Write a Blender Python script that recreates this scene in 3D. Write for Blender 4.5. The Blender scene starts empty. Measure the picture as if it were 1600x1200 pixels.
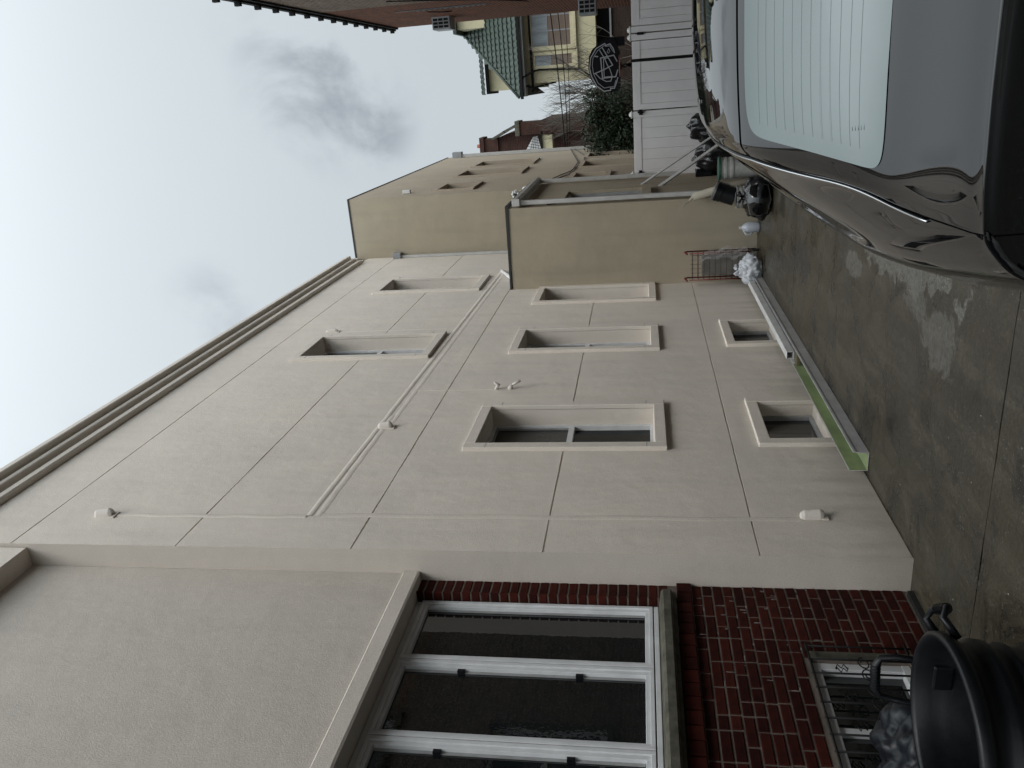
import bpy, math, random
from mathutils import Vector, Matrix
random.seed(7)
D = bpy.data; SC = bpy.context.scene; COL = SC.collection
rad = math.radians

# ------------------------------------------------------------------ camera, world, sun, exposure
H = 1.68
cam_d = D.cameras.new('camera'); cam = D.objects.new('camera', cam_d); COL.objects.link(cam); SC.camera = cam
cam_d.sensor_fit = 'HORIZONTAL'; cam_d.sensor_width = 36.0; cam_d.lens = 36.0 * 1250 / 1600
cam_d.clip_start = 0.05; cam_d.clip_end = 3000
yaw, pitch, roll = -0.35937, 0.16548, -0.01833
f = Vector((math.sin(yaw) * math.cos(pitch), math.cos(yaw) * math.cos(pitch), math.sin(pitch)))
rt = f.cross(Vector((0, 0, 1))).normalized(); up = rt.cross(f)
r2 = math.cos(roll) * rt + math.sin(roll) * up
u2 = -math.sin(roll) * rt + math.cos(roll) * up
# the photograph is stored lying on its side: picture right = world down, picture up = world right
M = Matrix((-u2, r2, -f)).transposed().to_4x4(); M.translation = (0, 0, H)
cam.matrix_world = M

W = D.worlds.new('World'); SC.world = W; W.use_nodes = True
nt = W.node_tree; N = nt.nodes; L = nt.links; N.clear()
def wn(t, **k):
    n = N.new(t)
    for a, b in k.items(): setattr(n, a, b)
    return n
def wm(op, a, b=None, c=None, clamp=False):
    n = wn('ShaderNodeMath', operation=op, use_clamp=clamp)
    for i, v in enumerate((a, b, c)):
        if v is None: continue
        if isinstance(v, (int, float)): n.inputs[i].default_value = v
        else: L.new(v, n.inputs[i])
    return n.outputs[0]
tc = wn('ShaderNodeTexCoord'); sep = wn('ShaderNodeSeparateXYZ'); L.new(tc.outputs['Generated'], sep.inputs[0])
z = wm('MAXIMUM', sep.outputs[2], 0.0)
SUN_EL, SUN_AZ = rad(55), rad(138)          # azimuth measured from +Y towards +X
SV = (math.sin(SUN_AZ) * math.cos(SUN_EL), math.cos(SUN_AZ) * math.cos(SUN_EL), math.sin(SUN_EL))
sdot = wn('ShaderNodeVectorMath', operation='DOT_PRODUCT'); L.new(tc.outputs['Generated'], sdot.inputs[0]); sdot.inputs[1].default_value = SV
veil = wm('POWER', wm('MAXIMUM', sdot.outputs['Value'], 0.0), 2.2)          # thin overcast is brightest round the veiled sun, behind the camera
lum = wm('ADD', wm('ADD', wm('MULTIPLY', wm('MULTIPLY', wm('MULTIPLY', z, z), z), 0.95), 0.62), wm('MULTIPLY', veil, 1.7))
# broad soft unevenness of the overcast and a few darker wisps
nz = wn('ShaderNodeTexNoise'); nz.inputs['Scale'].default_value = 1.7; nz.inputs['Detail'].default_value = 4
L.new(tc.outputs['Generated'], nz.inputs['Vector'])
lum = wm('MULTIPLY', lum, wm('ADD', wm('MULTIPLY', nz.outputs[0], 0.10), 0.95))
nw = wn('ShaderNodeTexNoise'); nw.inputs['Scale'].default_value = 7.5; nw.inputs['Detail'].default_value = 6; nw.inputs['Roughness'].default_value = 0.55
nw.inputs['Distortion'].default_value = 0.35
L.new(tc.outputs['Generated'], nw.inputs['Vector'])
wisp = wn('ShaderNodeMapRange'); wisp.interpolation_type = 'SMOOTHSTEP'
wisp.inputs['From Min'].default_value = 0.42; wisp.inputs['From Max'].default_value = 0.66
L.new(nw.outputs[0], wisp.inputs['Value'])
mask = None
for (dx, dy, dz, rr, am) in ((0.015, .935, .353, .12, 1.0), (-0.03, .95, .315, .07, .9), (0.08, .912, .39, .09, .5), (-.213, .841, .498, .07, .4),
                             (-.36, .70, .61, .09, .3), (.5, .75, .43, .3, .8), (.6, -.5, .6, .4, .7), (-.75, -.3, .58, .35, .7)):
    vd = wn('ShaderNodeVectorMath', operation='DISTANCE'); L.new(tc.outputs['Generated'], vd.inputs[0]); vd.inputs[1].default_value = (dx, dy, dz)
    mr = wn('ShaderNodeMapRange'); mr.interpolation_type = 'SMOOTHSTEP'; L.new(vd.outputs['Value'], mr.inputs['Value'])
    mr.inputs['From Min'].default_value = rr; mr.inputs['From Max'].default_value = rr * .25; mr.inputs['To Max'].default_value = am
    mask = mr.outputs[0] if mask is None else wm('MAXIMUM', mask, mr.outputs[0])
cl = wm('MULTIPLY', mask, wisp.outputs[0])
lum = wm('MULTIPLY', lum, wm('SUBTRACT', 1.0, wm('MULTIPLY', cl, 0.42)))
tint = wn('ShaderNodeMix', data_type='RGBA'); tint.inputs['A'].default_value = (.90, .985, 1.03, 1); tint.inputs['B'].default_value = (.88, .98, 1.07, 1)
L.new(cl, tint.inputs['Factor'])
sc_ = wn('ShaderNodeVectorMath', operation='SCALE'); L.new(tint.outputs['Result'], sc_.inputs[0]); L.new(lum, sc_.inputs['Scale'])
sky = wn('ShaderNodeTexSky', sky_type='NISHITA'); sky.sun_disc = False; sky.sun_elevation = SUN_EL; sky.sun_rotation = SUN_AZ
bg1 = wn('ShaderNodeBackground'); L.new(sky.outputs[0], bg1.inputs[0]); bg1.inputs[1].default_value = 0.006
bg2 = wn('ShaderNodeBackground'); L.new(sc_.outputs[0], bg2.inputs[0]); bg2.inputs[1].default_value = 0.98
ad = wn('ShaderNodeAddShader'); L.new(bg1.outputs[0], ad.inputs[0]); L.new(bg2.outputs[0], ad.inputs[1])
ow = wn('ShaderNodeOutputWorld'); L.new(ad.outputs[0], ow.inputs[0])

sd = D.lights.new('sun', 'SUN'); sd.energy = 1.3; sd.angle = rad(26); sd.color = (1.0, .965, .92)
sun = D.objects.new('sun', sd); COL.objects.link(sun)
sv = Vector((math.sin(SUN_AZ) * math.cos(SUN_EL), math.cos(SUN_AZ) * math.cos(SUN_EL), math.sin(SUN_EL)))
sun.rotation_euler = sv.to_track_quat('Z', 'Y').to_euler(); sun.location = (5, 0, 20)
SC.view_settings.view_transform = 'Standard'; SC.view_settings.look = 'None'
SC.view_settings.exposure = 0.0; SC.view_settings.gamma = 1.0; SC.view_settings.use_curve_mapping = False
SC.cycles.max_bounces = 8

# ------------------------------------------------------------------ materials
def material(name, col, rough=.8, col2=None, nscale=3.0, bump=0.0, bscale=40.0, bdist=.01, ior=1.5, metal=0.0, spec=.5,
             rand=0.0, detail=5, lo=.35, hi=.65, coat=0.0, rough2=None, alpha=1.0, trans=0.0, streak=None):
    m = D.materials.new(name); m.use_nodes = True; t = m.node_tree; n = t.nodes; l = t.links
    b = n['Principled BSDF']; b.inputs['Roughness'].default_value = rough; b.inputs['IOR'].default_value = ior
    b.inputs['Metallic'].default_value = metal; b.inputs['Specular IOR Level'].default_value = spec
    b.inputs['Coat Weight'].default_value = coat; b.inputs['Coat Roughness'].default_value = .03
    b.inputs['Alpha'].default_value = alpha; b.inputs['Transmission Weight'].default_value = trans
    b.inputs['Base Color'].default_value = (*col, 1)
    co = n.new('ShaderNodeTexCoord'); src = co.outputs['Object']
    if streak:
        mp = n.new('ShaderNodeMapping'); mp.inputs['Scale'].default_value = streak; l.new(src, mp.inputs[0]); s2 = mp.outputs[0]
    else: s2 = src
    out = None
    if col2:
        a = n.new('ShaderNodeTexNoise'); a.inputs['Scale'].default_value = nscale; a.inputs['Detail'].default_value = detail; a.inputs['Roughness'].default_value = .6
        l.new(s2, a.inputs['Vector'])
        r = n.new('ShaderNodeMapRange'); r.inputs['From Min'].default_value = lo; r.inputs['From Max'].default_value = hi; l.new(a.outputs[0], r.inputs['Value'])
        mx = n.new('ShaderNodeMix'); mx.data_type = 'RGBA'; mx.inputs['A'].default_value = (*col, 1); mx.inputs['B'].default_value = (*col2, 1)
        l.new(r.outputs[0], mx.inputs['Factor']); out = mx.outputs['Result']
        if rough2 is not None:
            q = n.new('ShaderNodeMapRange'); q.inputs['From Min'].default_value = lo; q.inputs['From Max'].default_value = hi
            q.inputs['To Min'].default_value = rough; q.inputs['To Max'].default_value = rough2
            l.new(a.outputs[0], q.inputs['Value']); l.new(q.outputs[0], b.inputs['Roughness'])
    if rand:
        oi = n.new('ShaderNodeObjectInfo'); r = n.new('ShaderNodeMapRange'); r.inputs['To Min'].default_value = 1 - rand; r.inputs['To Max'].default_value = 1 + rand
        l.new(oi.outputs['Random'], r.inputs['Value'])
        vs = n.new('ShaderNodeVectorMath'); vs.operation = 'SCALE'; vs.inputs[0].default_value = col
        if out: l.new(out, vs.inputs[0])
        l.new(r.outputs[0], vs.inputs['Scale']); out = vs.outputs[0]
    if out: l.new(out, b.inputs['Base Color'])
    if bump:
        a = n.new('ShaderNodeTexNoise'); a.inputs['Scale'].default_value = bscale; a.inputs['Detail'].default_value = 6; a.inputs['Roughness'].default_value = .7
        l.new(src, a.inputs['Vector'])
        bp = n.new('ShaderNodeBump'); bp.inputs['Strength'].default_value = bump; bp.inputs['Distance'].default_value = bdist
        l.new(a.outputs[0], bp.inputs['Height']); l.new(bp.outputs[0], b.inputs['Normal'])
    return m

def stucco(name, c1, c2, stain):
    """painted sand-finish stucco: fine grain, soft blotches, trowel unevenness, faint vertical weather streaks"""
    m = material(name, c1, .88, c2, .9, detail=6, lo=.3, hi=.7, spec=.25)
    t = m.node_tree; n = t.nodes; l = t.links; b = n['Principled BSDF']
    base = b.inputs['Base Color'].links[0].from_socket
    co = n.new('ShaderNodeTexCoord')
    mp = n.new('ShaderNodeMapping'); mp.inputs['Scale'].default_value = (3.2, 3.2, .35); l.new(co.outputs['Object'], mp.inputs[0])
    s = n.new('ShaderNodeTexNoise'); s.inputs['Scale'].default_value = 1.6; s.inputs['Detail'].default_value = 7; l.new(mp.outputs[0], s.inputs['Vector'])
    r = n.new('ShaderNodeMapRange'); r.inputs['From Min'].default_value = .50; r.inputs['From Max'].default_value = .80; r.inputs['To Max'].default_value = .45
    l.new(s.outputs[0], r.inputs['Value'])
    mx = n.new('ShaderNodeMix'); mx.data_type = 'RGBA'; l.new(r.outputs[0], mx.inputs['Factor']); l.new(base, mx.inputs['A']); mx.inputs['B'].default_value = (*stain, 1)
    gp = n.new('ShaderNodeNewGeometry'); gs = n.new('ShaderNodeSeparateXYZ'); l.new(gp.outputs['Position'], gs.inputs[0])
    gm = n.new('ShaderNodeMath'); gm.operation = 'MULTIPLY_ADD'; l.new(s.outputs[0], gm.inputs[0]); gm.inputs[1].default_value = -.75; l.new(gs.outputs[2], gm.inputs[2])
    gq = n.new('ShaderNodeMapRange'); gq.interpolation_type = 'SMOOTHSTEP'; gq.inputs['From Min'].default_value = .12; gq.inputs['From Max'].default_value = -.42; gq.inputs['To Max'].default_value = .55; l.new(gm.outputs[0], gq.inputs['Value'])
    gx = n.new('ShaderNodeMix'); gx.data_type = 'RGBA'; l.new(gq.outputs[0], gx.inputs['Factor']); l.new(mx.outputs['Result'], gx.inputs['A']); gx.inputs['B'].default_value = (.26, .24, .20, 1); mx = gx
    g = n.new('ShaderNodeTexNoise'); g.inputs['Scale'].default_value = 120; g.inputs['Detail'].default_value = 3; l.new(co.outputs['Object'], g.inputs['Vector'])
    gr = n.new('ShaderNodeMapRange'); gr.inputs['To Min'].default_value = .76; gr.inputs['To Max'].default_value = 1.24; l.new(g.outputs[0], gr.inputs['Value'])
    vs = n.new('ShaderNodeVectorMath'); vs.operation = 'SCALE'; l.new(mx.outputs['Result'], vs.inputs[0]); l.new(gr.outputs[0], vs.inputs['Scale'])
    l.new(vs.outputs[0], b.inputs['Base Color'])
    lo = n.new('ShaderNodeTexNoise'); lo.inputs['Scale'].default_value = 3.0; lo.inputs['Detail'].default_value = 3; l.new(co.outputs['Object'], lo.inputs['Vector'])
    b1 = n.new('ShaderNodeBump'); b1.inputs['Strength'].default_value = .35; b1.inputs['Distance'].default_value = .03; l.new(lo.outputs[0], b1.inputs['Height'])
    hi = n.new('ShaderNodeTexNoise'); hi.inputs['Scale'].default_value = 95; hi.inputs['Detail'].default_value = 4; hi.inputs['Roughness'].default_value = .75; l.new(co.outputs['Object'], hi.inputs['Vector'])
    b2 = n.new('ShaderNodeBump'); b2.inputs['Strength'].default_value = .5; b2.inputs['Distance'].default_value = .006; l.new(hi.outputs[0], b2.inputs['Height'])
    l.new(b1.outputs[0], b2.inputs['Normal']); l.new(b2.outputs[0], b.inputs['Normal'])
    return m

def brickwork(name, c1, c2, mortar, bw=.215, bh=.072, axis='YZ'):
    m = D.materials.new(name); m.use_nodes = True; t = m.node_tree; n = t.nodes; l = t.links; b = n['Principled BSDF']; b.inputs['Roughness'].default_value = .9; b.inputs['Specular IOR Level'].default_value = .15
    co = n.new('ShaderNodeTexCoord'); sp = n.new('ShaderNodeSeparateXYZ'); cb = n.new('ShaderNodeCombineXYZ'); l.new(co.outputs['Object'], sp.inputs[0])
    add = n.new('ShaderNodeMath'); l.new(sp.outputs[0], add.inputs[0]); l.new(sp.outputs[1], add.inputs[1])
    l.new(add.outputs[0], cb.inputs[0]); l.new(sp.outputs[2], cb.inputs[1])
    br = n.new('ShaderNodeTexBrick'); l.new(cb.outputs[0], br.inputs[0]); br.inputs['Scale'].default_value = 1
    br.inputs['Color1'].default_value = (*c1, 1); br.inputs['Color2'].default_value = (*c2, 1); br.inputs['Mortar'].default_value = (*mortar, 1)
    br.inputs['Brick Width'].default_value = bw; br.inputs['Row Height'].default_value = bh; br.inputs['Mortar Size'].default_value = .006; br.inputs['Mortar Smooth'].default_value = .3
    no = n.new('ShaderNodeTexNoise'); no.inputs['Scale'].default_value = 1.2; no.inputs['Detail'].default_value = 6; l.new(co.outputs['Object'], no.inputs['Vector'])
    r = n.new('ShaderNodeMapRange'); r.inputs['To Min'].default_value = .65; r.inputs['To Max'].default_value = 1.35; l.new(no.outputs[0], r.inputs['Value'])
    vs = n.new('ShaderNodeVectorMath'); vs.operation = 'SCALE'; l.new(br.outputs[0], vs.inputs[0]); l.new(r.outputs[0], vs.inputs['Scale']); l.new(vs.outputs[0], b.inputs['Base Color'])
    bp = n.new('ShaderNodeBump'); bp.invert = True; bp.inputs['Distance'].default_value = .008; bp.inputs['Strength'].default_value = .8; l.new(br.outputs['Fac'], bp.inputs['Height']); l.new(bp.outputs[0], b.inputs['Normal'])
    return m

STUCCO = stucco('painted stucco', (.675, .612, .54), (.615, .565, .505), (.52, .48, .43))
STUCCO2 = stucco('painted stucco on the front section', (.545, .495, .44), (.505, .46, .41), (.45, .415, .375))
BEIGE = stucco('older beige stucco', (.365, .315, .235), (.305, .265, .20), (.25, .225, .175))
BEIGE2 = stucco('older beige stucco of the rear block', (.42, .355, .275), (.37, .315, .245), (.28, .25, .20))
WHITEP = material('weathered white paint', (.62, .62, .61), .5, (.50, .50, .49), 6)
VINYL = material('white vinyl', (.74, .72, .72), .42, (.67, .65, .65), 2.2, bump=.05, bscale=8)
ALU = material('white coated window frame', (.66, .67, .68), .35, (.56, .57, .58), 7)
ALUG = material('grey aluminium track', (.33, .34, .34), .4, (.25, .25, .25), 9)
GLASS = material('dark window glass', (.008, .010, .011), .012, spec=.5, ior=1.75, bump=.06, bscale=1.3, bdist=.02)
GLASS2 = material('black window glass', (.004, .0045, .005), .02, ior=1.38, spec=.4)
SCREEN = material('window with insect screen', (.035, .036, .034), .25, (.05, .05, .048), 4)
INSIDE = material('dark room', (.012, .012, .012), .9)
BRICK = material('dark red brick', (.044, .0080, .0050), .85, (.028, .0060, .0042), 12, bump=.6, bscale=70, bdist=.004, rand=.4, spec=.12)
MORTAR = material('grey brown mortar', (.17, .138, .112), .95, (.11, .09, .075), 5, bump=.6, bscale=50)
STONE = material('weathered stone sill', (.10, .095, .072), .85, (.045, .042, .03), 9, bump=.5, bscale=60)
BLACKTAR = material('black tar', (.010, .010, .011), .5, (.02, .02, .02), 30, bump=.5, bscale=40)
BLACKIRON = material('black painted iron', (.007, .007, .007), .7, spec=.2)
BLACKPL = material('black plastic bin', (.0035, .0042, .0055), .36, (.006, .007, .009), 6, spec=.32, bump=.12, bscale=25, rough2=.5)
FLASH = material('black roof flashing', (.02, .02, .02), .7)
GREEN = material('pale green coating', (.25, .31, .155), .5, (.17, .21, .11), 7, streak=(1, .5, 1))
GUT2 = material('dull grey gutter metal', (.46, .46, .46), .5, (.36, .36, .36), 6)
GUTTER = material('off white gutter metal', (.46, .455, .44), .45, (.38, .375, .36), 5)
GREYMET = material('grey painted metal', (.26, .27, .28), .45, (.21, .22, .23), 5)

PALE = material('paint covered plaster', (.60, .555, .505), .85, (.55, .51, .465), 9, bump=.5, bscale=50)
# ------------------------------------------------------------------ helpers
ORG = {}
class MB:
    def __init__(s): s.v = []; s.f = []
    def quad(s, a, b, c, d): i = len(s.v); s.v += [a, b, c, d]; s.f.append((i, i + 1, i + 2, i + 3)); return s
    def poly(s, pts): i = len(s.v); s.v += list(pts); s.f.append(tuple(range(i, i + len(pts)))); return s
    def box(s, x0, x1, y0, y1, z0, z1):
        if x0 > x1: x0, x1 = x1, x0
        if y0 > y1: y0, y1 = y1, y0
        if z0 > z1: z0, z1 = z1, z0
        i = len(s.v)
        s.v += [(x0, y0, z0), (x1, y0, z0), (x1, y1, z0), (x0, y1, z0), (x0, y0, z1), (x1, y0, z1), (x1, y1, z1), (x0, y1, z1)]
        s.f += [(i, i + 3, i + 2, i + 1), (i + 4, i + 5, i + 6, i + 7), (i, i + 1, i + 5, i + 4), (i + 1, i + 2, i + 6, i + 5), (i + 2, i + 3, i + 7, i + 6), (i + 3, i, i + 4, i + 7)]
        return s
    def prism(s, pts, vec):
        """closed outline pts extruded along vec"""
        i = len(s.v); n = len(pts); vec = Vector(vec)
        s.v += [tuple(p) for p in pts] + [tuple(Vector(p) + vec) for p in pts]
        s.f.append(tuple(range(i + n - 1, i - 1, -1))); s.f.append(tuple(range(i + n, i + 2 * n)))
        for k in range(n): a, b = i + k, i + (k + 1) % n; s.f.append((a, b, b + n, a + n))
        return s
    def tube(s, pts, r, n=8, r1=None, flat=1.0):
        pts = [Vector(p) for p in pts]; k = len(pts); i0 = len(s.v)
        rs = r if isinstance(r, (list, tuple)) else [r + ((r1 if r1 is not None else r) - r) * j / max(1, k - 1) for j in range(k)]
        prev = None
        for j, p in enumerate(pts):
            t = (pts[min(j + 1, k - 1)] - pts[max(j - 1, 0)]).normalized()
            if prev is None:
                a = Vector((0, 0, 1)) if abs(t.z) < .9 else Vector((1, 0, 0)); u = t.cross(a).normalized()
            else: u = (prev - t * prev.dot(t)).normalized()
            prev = u; w = t.cross(u)
            for q in range(n):
                an = 2 * math.pi * q / n; s.v.append(tuple(p + (u * math.cos(an) + w * math.sin(an) * flat) * rs[j]))
        for j in range(k - 1):
            for q in range(n):
                a = i0 + j * n + q; b = i0 + j * n + (q + 1) % n; s.f.append((a, b, b + n, a + n))
        s.f.append(tuple(i0 + q for q in range(n - 1, -1, -1))); s.f.append(tuple(i0 + (k - 1) * n + q for q in range(n)))
        return s
    def lathe(s, prof, c=(0, 0, 0), n=24, closed=False):
        i0 = len(s.v); k = len(prof)
        for (r, zz) in prof:
            for q in range(n):
                an = 2 * math.pi * q / n; s.v.append((c[0] + r * math.cos(an), c[1] + r * math.sin(an), c[2] + zz))
        for j in range(k - 1):
            for q in range(n):
                a = i0 + j * n + q; b = i0 + j * n + (q + 1) % n; s.f.append((a, b, b + n, a + n))
        return s
    def xf(s, mat, start=0):
        for i in range(start, len(s.v)): s.v[i] = tuple(mat @ Vector(s.v[i]))
        return s
    def build(s, name, mat, parent=None, smooth=False, bevel=0.0):
        o3 = ORG.get(parent.name, Vector((0, 0, 0))) if parent else Vector((0, 0, 0))
        me = D.meshes.new(name); me.from_pydata([tuple(Vector(v) - o3) for v in s.v], [], s.f); me.materials.append(mat); me.update()
        if smooth:
            for p in me.polygons: p.use_smooth = True
        o = D.objects.new(name, me); COL.objects.link(o)
        if parent: o.parent = parent; ORG[o.name] = o3
        if bevel:
            bv = o.modifiers.new('bevel', 'BEVEL'); bv.width = bevel; bv.segments = 2; bv.limit_method = 'ANGLE'
        return o
def tag(o, label=None, cat=None, group=None, kind=None):
    if label: o['label'] = label
    if cat: o['category'] = cat
    if group: o['group'] = group
    if kind: o['kind'] = kind
    return o
def thing(name, label, cat, loc, group=None):
    o = D.objects.new(name, None); COL.objects.link(o); o.location = loc; ORG[o.name] = Vector(loc); o.empty_display_size = .2
    return tag(o, label, cat, group)
def smooth_mod(o, lv=1):
    s = o.modifiers.new('sub', 'SUBSURF'); s.levels = lv; s.render_levels = lv; return o
def crumple(o, strength, size, seed=0):
    t = D.textures.new('crumple', 'CLOUDS'); t.noise_scale = size; t.noise_depth = 3
    m = o.modifiers.new('disp', 'DISPLACE'); m.texture = t; m.strength = strength; m.texture_coords = 'GLOBAL'; return o

XW, XR, XB, XG = -3.024, -3.22, -3.27, -3.345      # main wall, recessed wall, brick face, glass frame planes
YC, YE = 4.73, 15.40                              # near corner of main wall, its far end
# ------------------------------------------------------------------ ground
ground_m = material('dark soil and old paving', (.05, .048, .04), .9, (.08, .075, .06), 1.5, bump=.4, bscale=20)
g = MB().quad((-600, -600, -.14), (600, -600, -.14), (600, 900, -.14), (-600, 900, -.14)).build('ground', ground_m); tag(g, kind='structure')

def concrete(name, near=False):
    m = D.materials.new(name); m.use_nodes = True; t = m.node_tree; n = t.nodes; l = t.links; b = n['Principled BSDF']
    geo = n.new('ShaderNodeNewGeometry'); P = geo.outputs['Position']
    def noise(sc, det=6, ro=.6, dist=0, stretch=None):
        q = n.new('ShaderNodeTexNoise'); q.inputs['Scale'].default_value = sc; q.inputs['Detail'].default_value = det; q.inputs['Roughness'].default_value = ro; q.inputs['Distortion'].default_value = dist
        if stretch:
            mp = n.new('ShaderNodeMapping'); mp.inputs['Scale'].default_value = stretch; l.new(P, mp.inputs[0]); l.new(mp.outputs[0], q.inputs['Vector'])
        else: l.new(P, q.inputs['Vector'])
        return q.outputs[0]
    def rng(v, a, bb, c=0, d=1, sm=False):
        q = n.new('ShaderNodeMapRange'); q.inputs['From Min'].default_value = a; q.inputs['From Max'].default_value = bb; q.inputs['To Min'].default_value = c; q.inputs['To Max'].default_value = d
        if sm: q.interpolation_type = 'SMOOTHSTEP'
        l.new(v, q.inputs['Value']); return q.outputs[0]
    def mix(fac, A, B):
        q = n.new('ShaderNodeMix'); q.data_type = 'RGBA'; l.new(fac, q.inputs['Factor'])
        for k, v in (('A', A), ('B', B)):
            if isinstance(v, tuple): q.inputs[k].default_value = (*v, 1)
            else: l.new(v, q.inputs[k])
        return q.outputs['Result']
    def mth(op, a, c=None):
        q = n.new('ShaderNodeMath'); q.operation = op; l.new(a, q.inputs[0])
        if c is not None:
            if isinstance(c, (int, float)): q.inputs[1].default_value = c
            else: l.new(c, q.inputs[1])
        return q.outputs[0]
    big = noise(.55, 6, .6, .3); mid = noise(2.4, 8, .68, .6); fine = noise(45, 4, .7); strk = noise(1.4, 7, .65, .3, (4.0, .7, 1))
    c = mix(rng(big, .35, .65), (.047, .037, .021), (.029, .0255, .018))          # olive brown to grey
    c = mix(rng(strk, .46, .68), c, (.064, .055, .038))
    c = mix(rng(mid, .48, .66), c, (.012, .0115, .009))                            # darker damp spots
    # patches with a shape of their own: (x, y, radius x, radius y, colour, amount)
    spots = [(-1.22, 5.75, .22, 1.15, (.155, .15, .135), .95), (-1.55, 4.72, .20, .28, (.12, .117, .105), .75), (-1.42, 5.2, .13, .25, (.12, .117, .105), .7), (-1.55, 6.75, .10, .30, (.16, .155, .14), .6),
             (-1.95, 8.95, .24, .75, (.022, .021, .019), .85), (-2.33, 7.4, .20, .32, (.030, .029, .022), .75), (-2.33, 5.25, .26, .3, (.028, .027, .021), .75), (-1.9, 5.2, .2, .35, (.035, .034, .03), .5),
             (-2.9, 4.1, .35, .5, (.03, .03, .022), .5), (-1.4, 3.0, .5, .8, (.045, .044, .042), .6)]
    sp = n.new('ShaderNodeSeparateXYZ'); l.new(P, sp.inputs[0])
    mot = rng(noise(16, 7, .75), .30, .62, .25, 1.0); wob = noise(5.5, 7, .7, .4); wob = rng(wob, .25, .75, -.75, .75)
    for (x, y, rx, ry, cc, am) in spots:
        a = mth('DIVIDE', mth('SUBTRACT', sp.outputs[0], x), rx); d = mth('DIVIDE', mth('SUBTRACT', sp.outputs[1], y), ry)
        r = mth('ADD', mth('SQRT', mth('ADD', mth('MULTIPLY', a, a), mth('MULTIPLY', d, d))), wob)
        sharp = cc[0] > .1
        q_ = rng(r, 1.0, .88 if sharp else .35, 0, am, True)
        c = mix(mth('MULTIPLY', q_, mot) if sharp else q_, c, cc)
    # light aggregate specks and pits
    vo = n.new('ShaderNodeTexVoronoi'); vo.inputs['Scale'].default_value = 38; l.new(P, vo.inputs['Vector'])
    c = mix(mth('MULTIPLY', rng(vo.outputs['Distance'], .13, .06), rng(noise(3, 3), .36, .60)), c, (.34, .33, .29))
    vo2 = n.new('ShaderNodeTexVoronoi'); vo2.inputs['Scale'].default_value = 95; l.new(P, vo2.inputs['Vector'])
    c = mix(rng(vo2.outputs['Distance'], .20, .05, 0, .6), c, (.17, .16, .14))
    sc = n.new('ShaderNodeVectorMath'); sc.operation = 'SCALE'; l.new(c, sc.inputs[0]); l.new(rng(fine, .25, .75, .45, 1.6), sc.inputs['Scale'])
    l.new(sc.outputs[0], b.inputs['Base Color'])
    l.new(rng(mid, .35, .65, .55, .2), b.inputs['Roughness']); b.inputs['Specular IOR Level'].default_value = .5
    bp = n.new('ShaderNodeBump'); bp.inputs['Strength'].default_value = .6; bp.inputs['Distance'].default_value = .005; l.new(noise(30, 6, .75), bp.inputs['Height'])
    b2 = n.new('ShaderNodeBump'); b2.inputs['Strength'].default_value = .5; b2.inputs['Distance'].default_value = .02; l.new(mid, b2.inputs['Height']); l.new(b2.outputs[0], bp.inputs['Normal'])
    l.new(bp.outputs[0], b.inputs['Normal'])
    return m
CONC = concrete('damp stained concrete')
drv = MB().box(-3.6, 1.9, -4.0, 24.0, -.12, -.02).build('driveway', BLACKTAR); tag(drv, kind='structure')
def slab(y0, y1, j0, j1):
    """concrete bay of the drive with slightly wandering broken edges"""
    m = MB(); nx = 46; xs = [-3.5 + 5.3 * i / nx for i in range(nx + 1)]
    e0 = [y0 + (random.uniform(-j0, j0)) for _ in xs]; e1 = [y1 + random.uniform(-j1, j1) for _ in xs]
    for i, x in enumerate(xs): m.v += [(x, e0[i], -.03), (x, e0[i], 0), (x, e1[i], 0), (x, e1[i], -.03)]
    for i in range(nx):
        a = i * 4; b_ = a + 4; m.f += [(a, b_, b_ + 1, a + 1), (a + 1, b_ + 1, b_ + 2, a + 2), (a + 2, b_ + 2, b_ + 3, a + 3)]
    return m.build('concrete_slab', CONC, drv)
slab(-4, 3.820, .003, .007); slab(3.832, 9.29, .006, .003); slab(9.298, 15.9, .003, .004); slab(15.91, 24, .004, .004)

# ------------------------------------------------------------------ main house
house = thing('house', 'pale beige stucco two storey house with scored joints, recessed windows and brick front bay', 'house', (-3.2, YC, 0))
def wall_band(z0, z1, holes, y0=YC, y1=YE, x=XW, mat=STUCCO, name='wall_panel', thick=.014):
    """one stucco band between two scored joints, window holes cut, with bevelled joint edges"""
    m = MB(); g = .006; wv = {}
    def wz(y, zq):
        if zq in (z0 + g, z1 - g): return zq + wv.setdefault((y, zq), random.uniform(-.0022, .0022))
        return zq
    ys = sorted({y0, y1} | {v for h in holes for v in h[:2]} | {y0 + .3 * k for k in range(1, int((y1 - y0) / .3))}); zs = sorted({z0 + g, z1 - g} | {v for h in holes for v in h[2:] if z0 < v < z1})
    for i in range(len(ys) - 1):
        for j in range(len(zs) - 1):
            cy, cz = (ys[i] + ys[i + 1]) / 2, (zs[j] + zs[j + 1]) / 2
            if any(h[0] < cy < h[1] and h[2] < cz < h[3] for h in holes): continue
            m.quad((x, ys[i], wz(ys[i], zs[j])), (x, ys[i + 1], wz(ys[i + 1], zs[j])), (x, ys[i + 1], wz(ys[i + 1], zs[j + 1])), (x, ys[i], wz(ys[i], zs[j + 1])))
    for zz, s in ((z0 + g, -1), (z1 - g, 1)):
        for i in range(len(ys) - 1):
            cy = (ys[i] + ys[i + 1]) / 2
            if any(h[0] < cy < h[1] and h[2] - .01 < zz < h[3] + .01 for h in holes): continue
            a = zz + s * .003
            p = [(x, ys[i], wz(ys[i], zz)), (x, ys[i + 1], wz(ys[i + 1], zz)), (x - thick, ys[i + 1], a), (x - thick, ys[i], a)]
            m.quad(*(p if s > 0 else p[::-1]))
    return m.build(name, mat, house)
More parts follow.
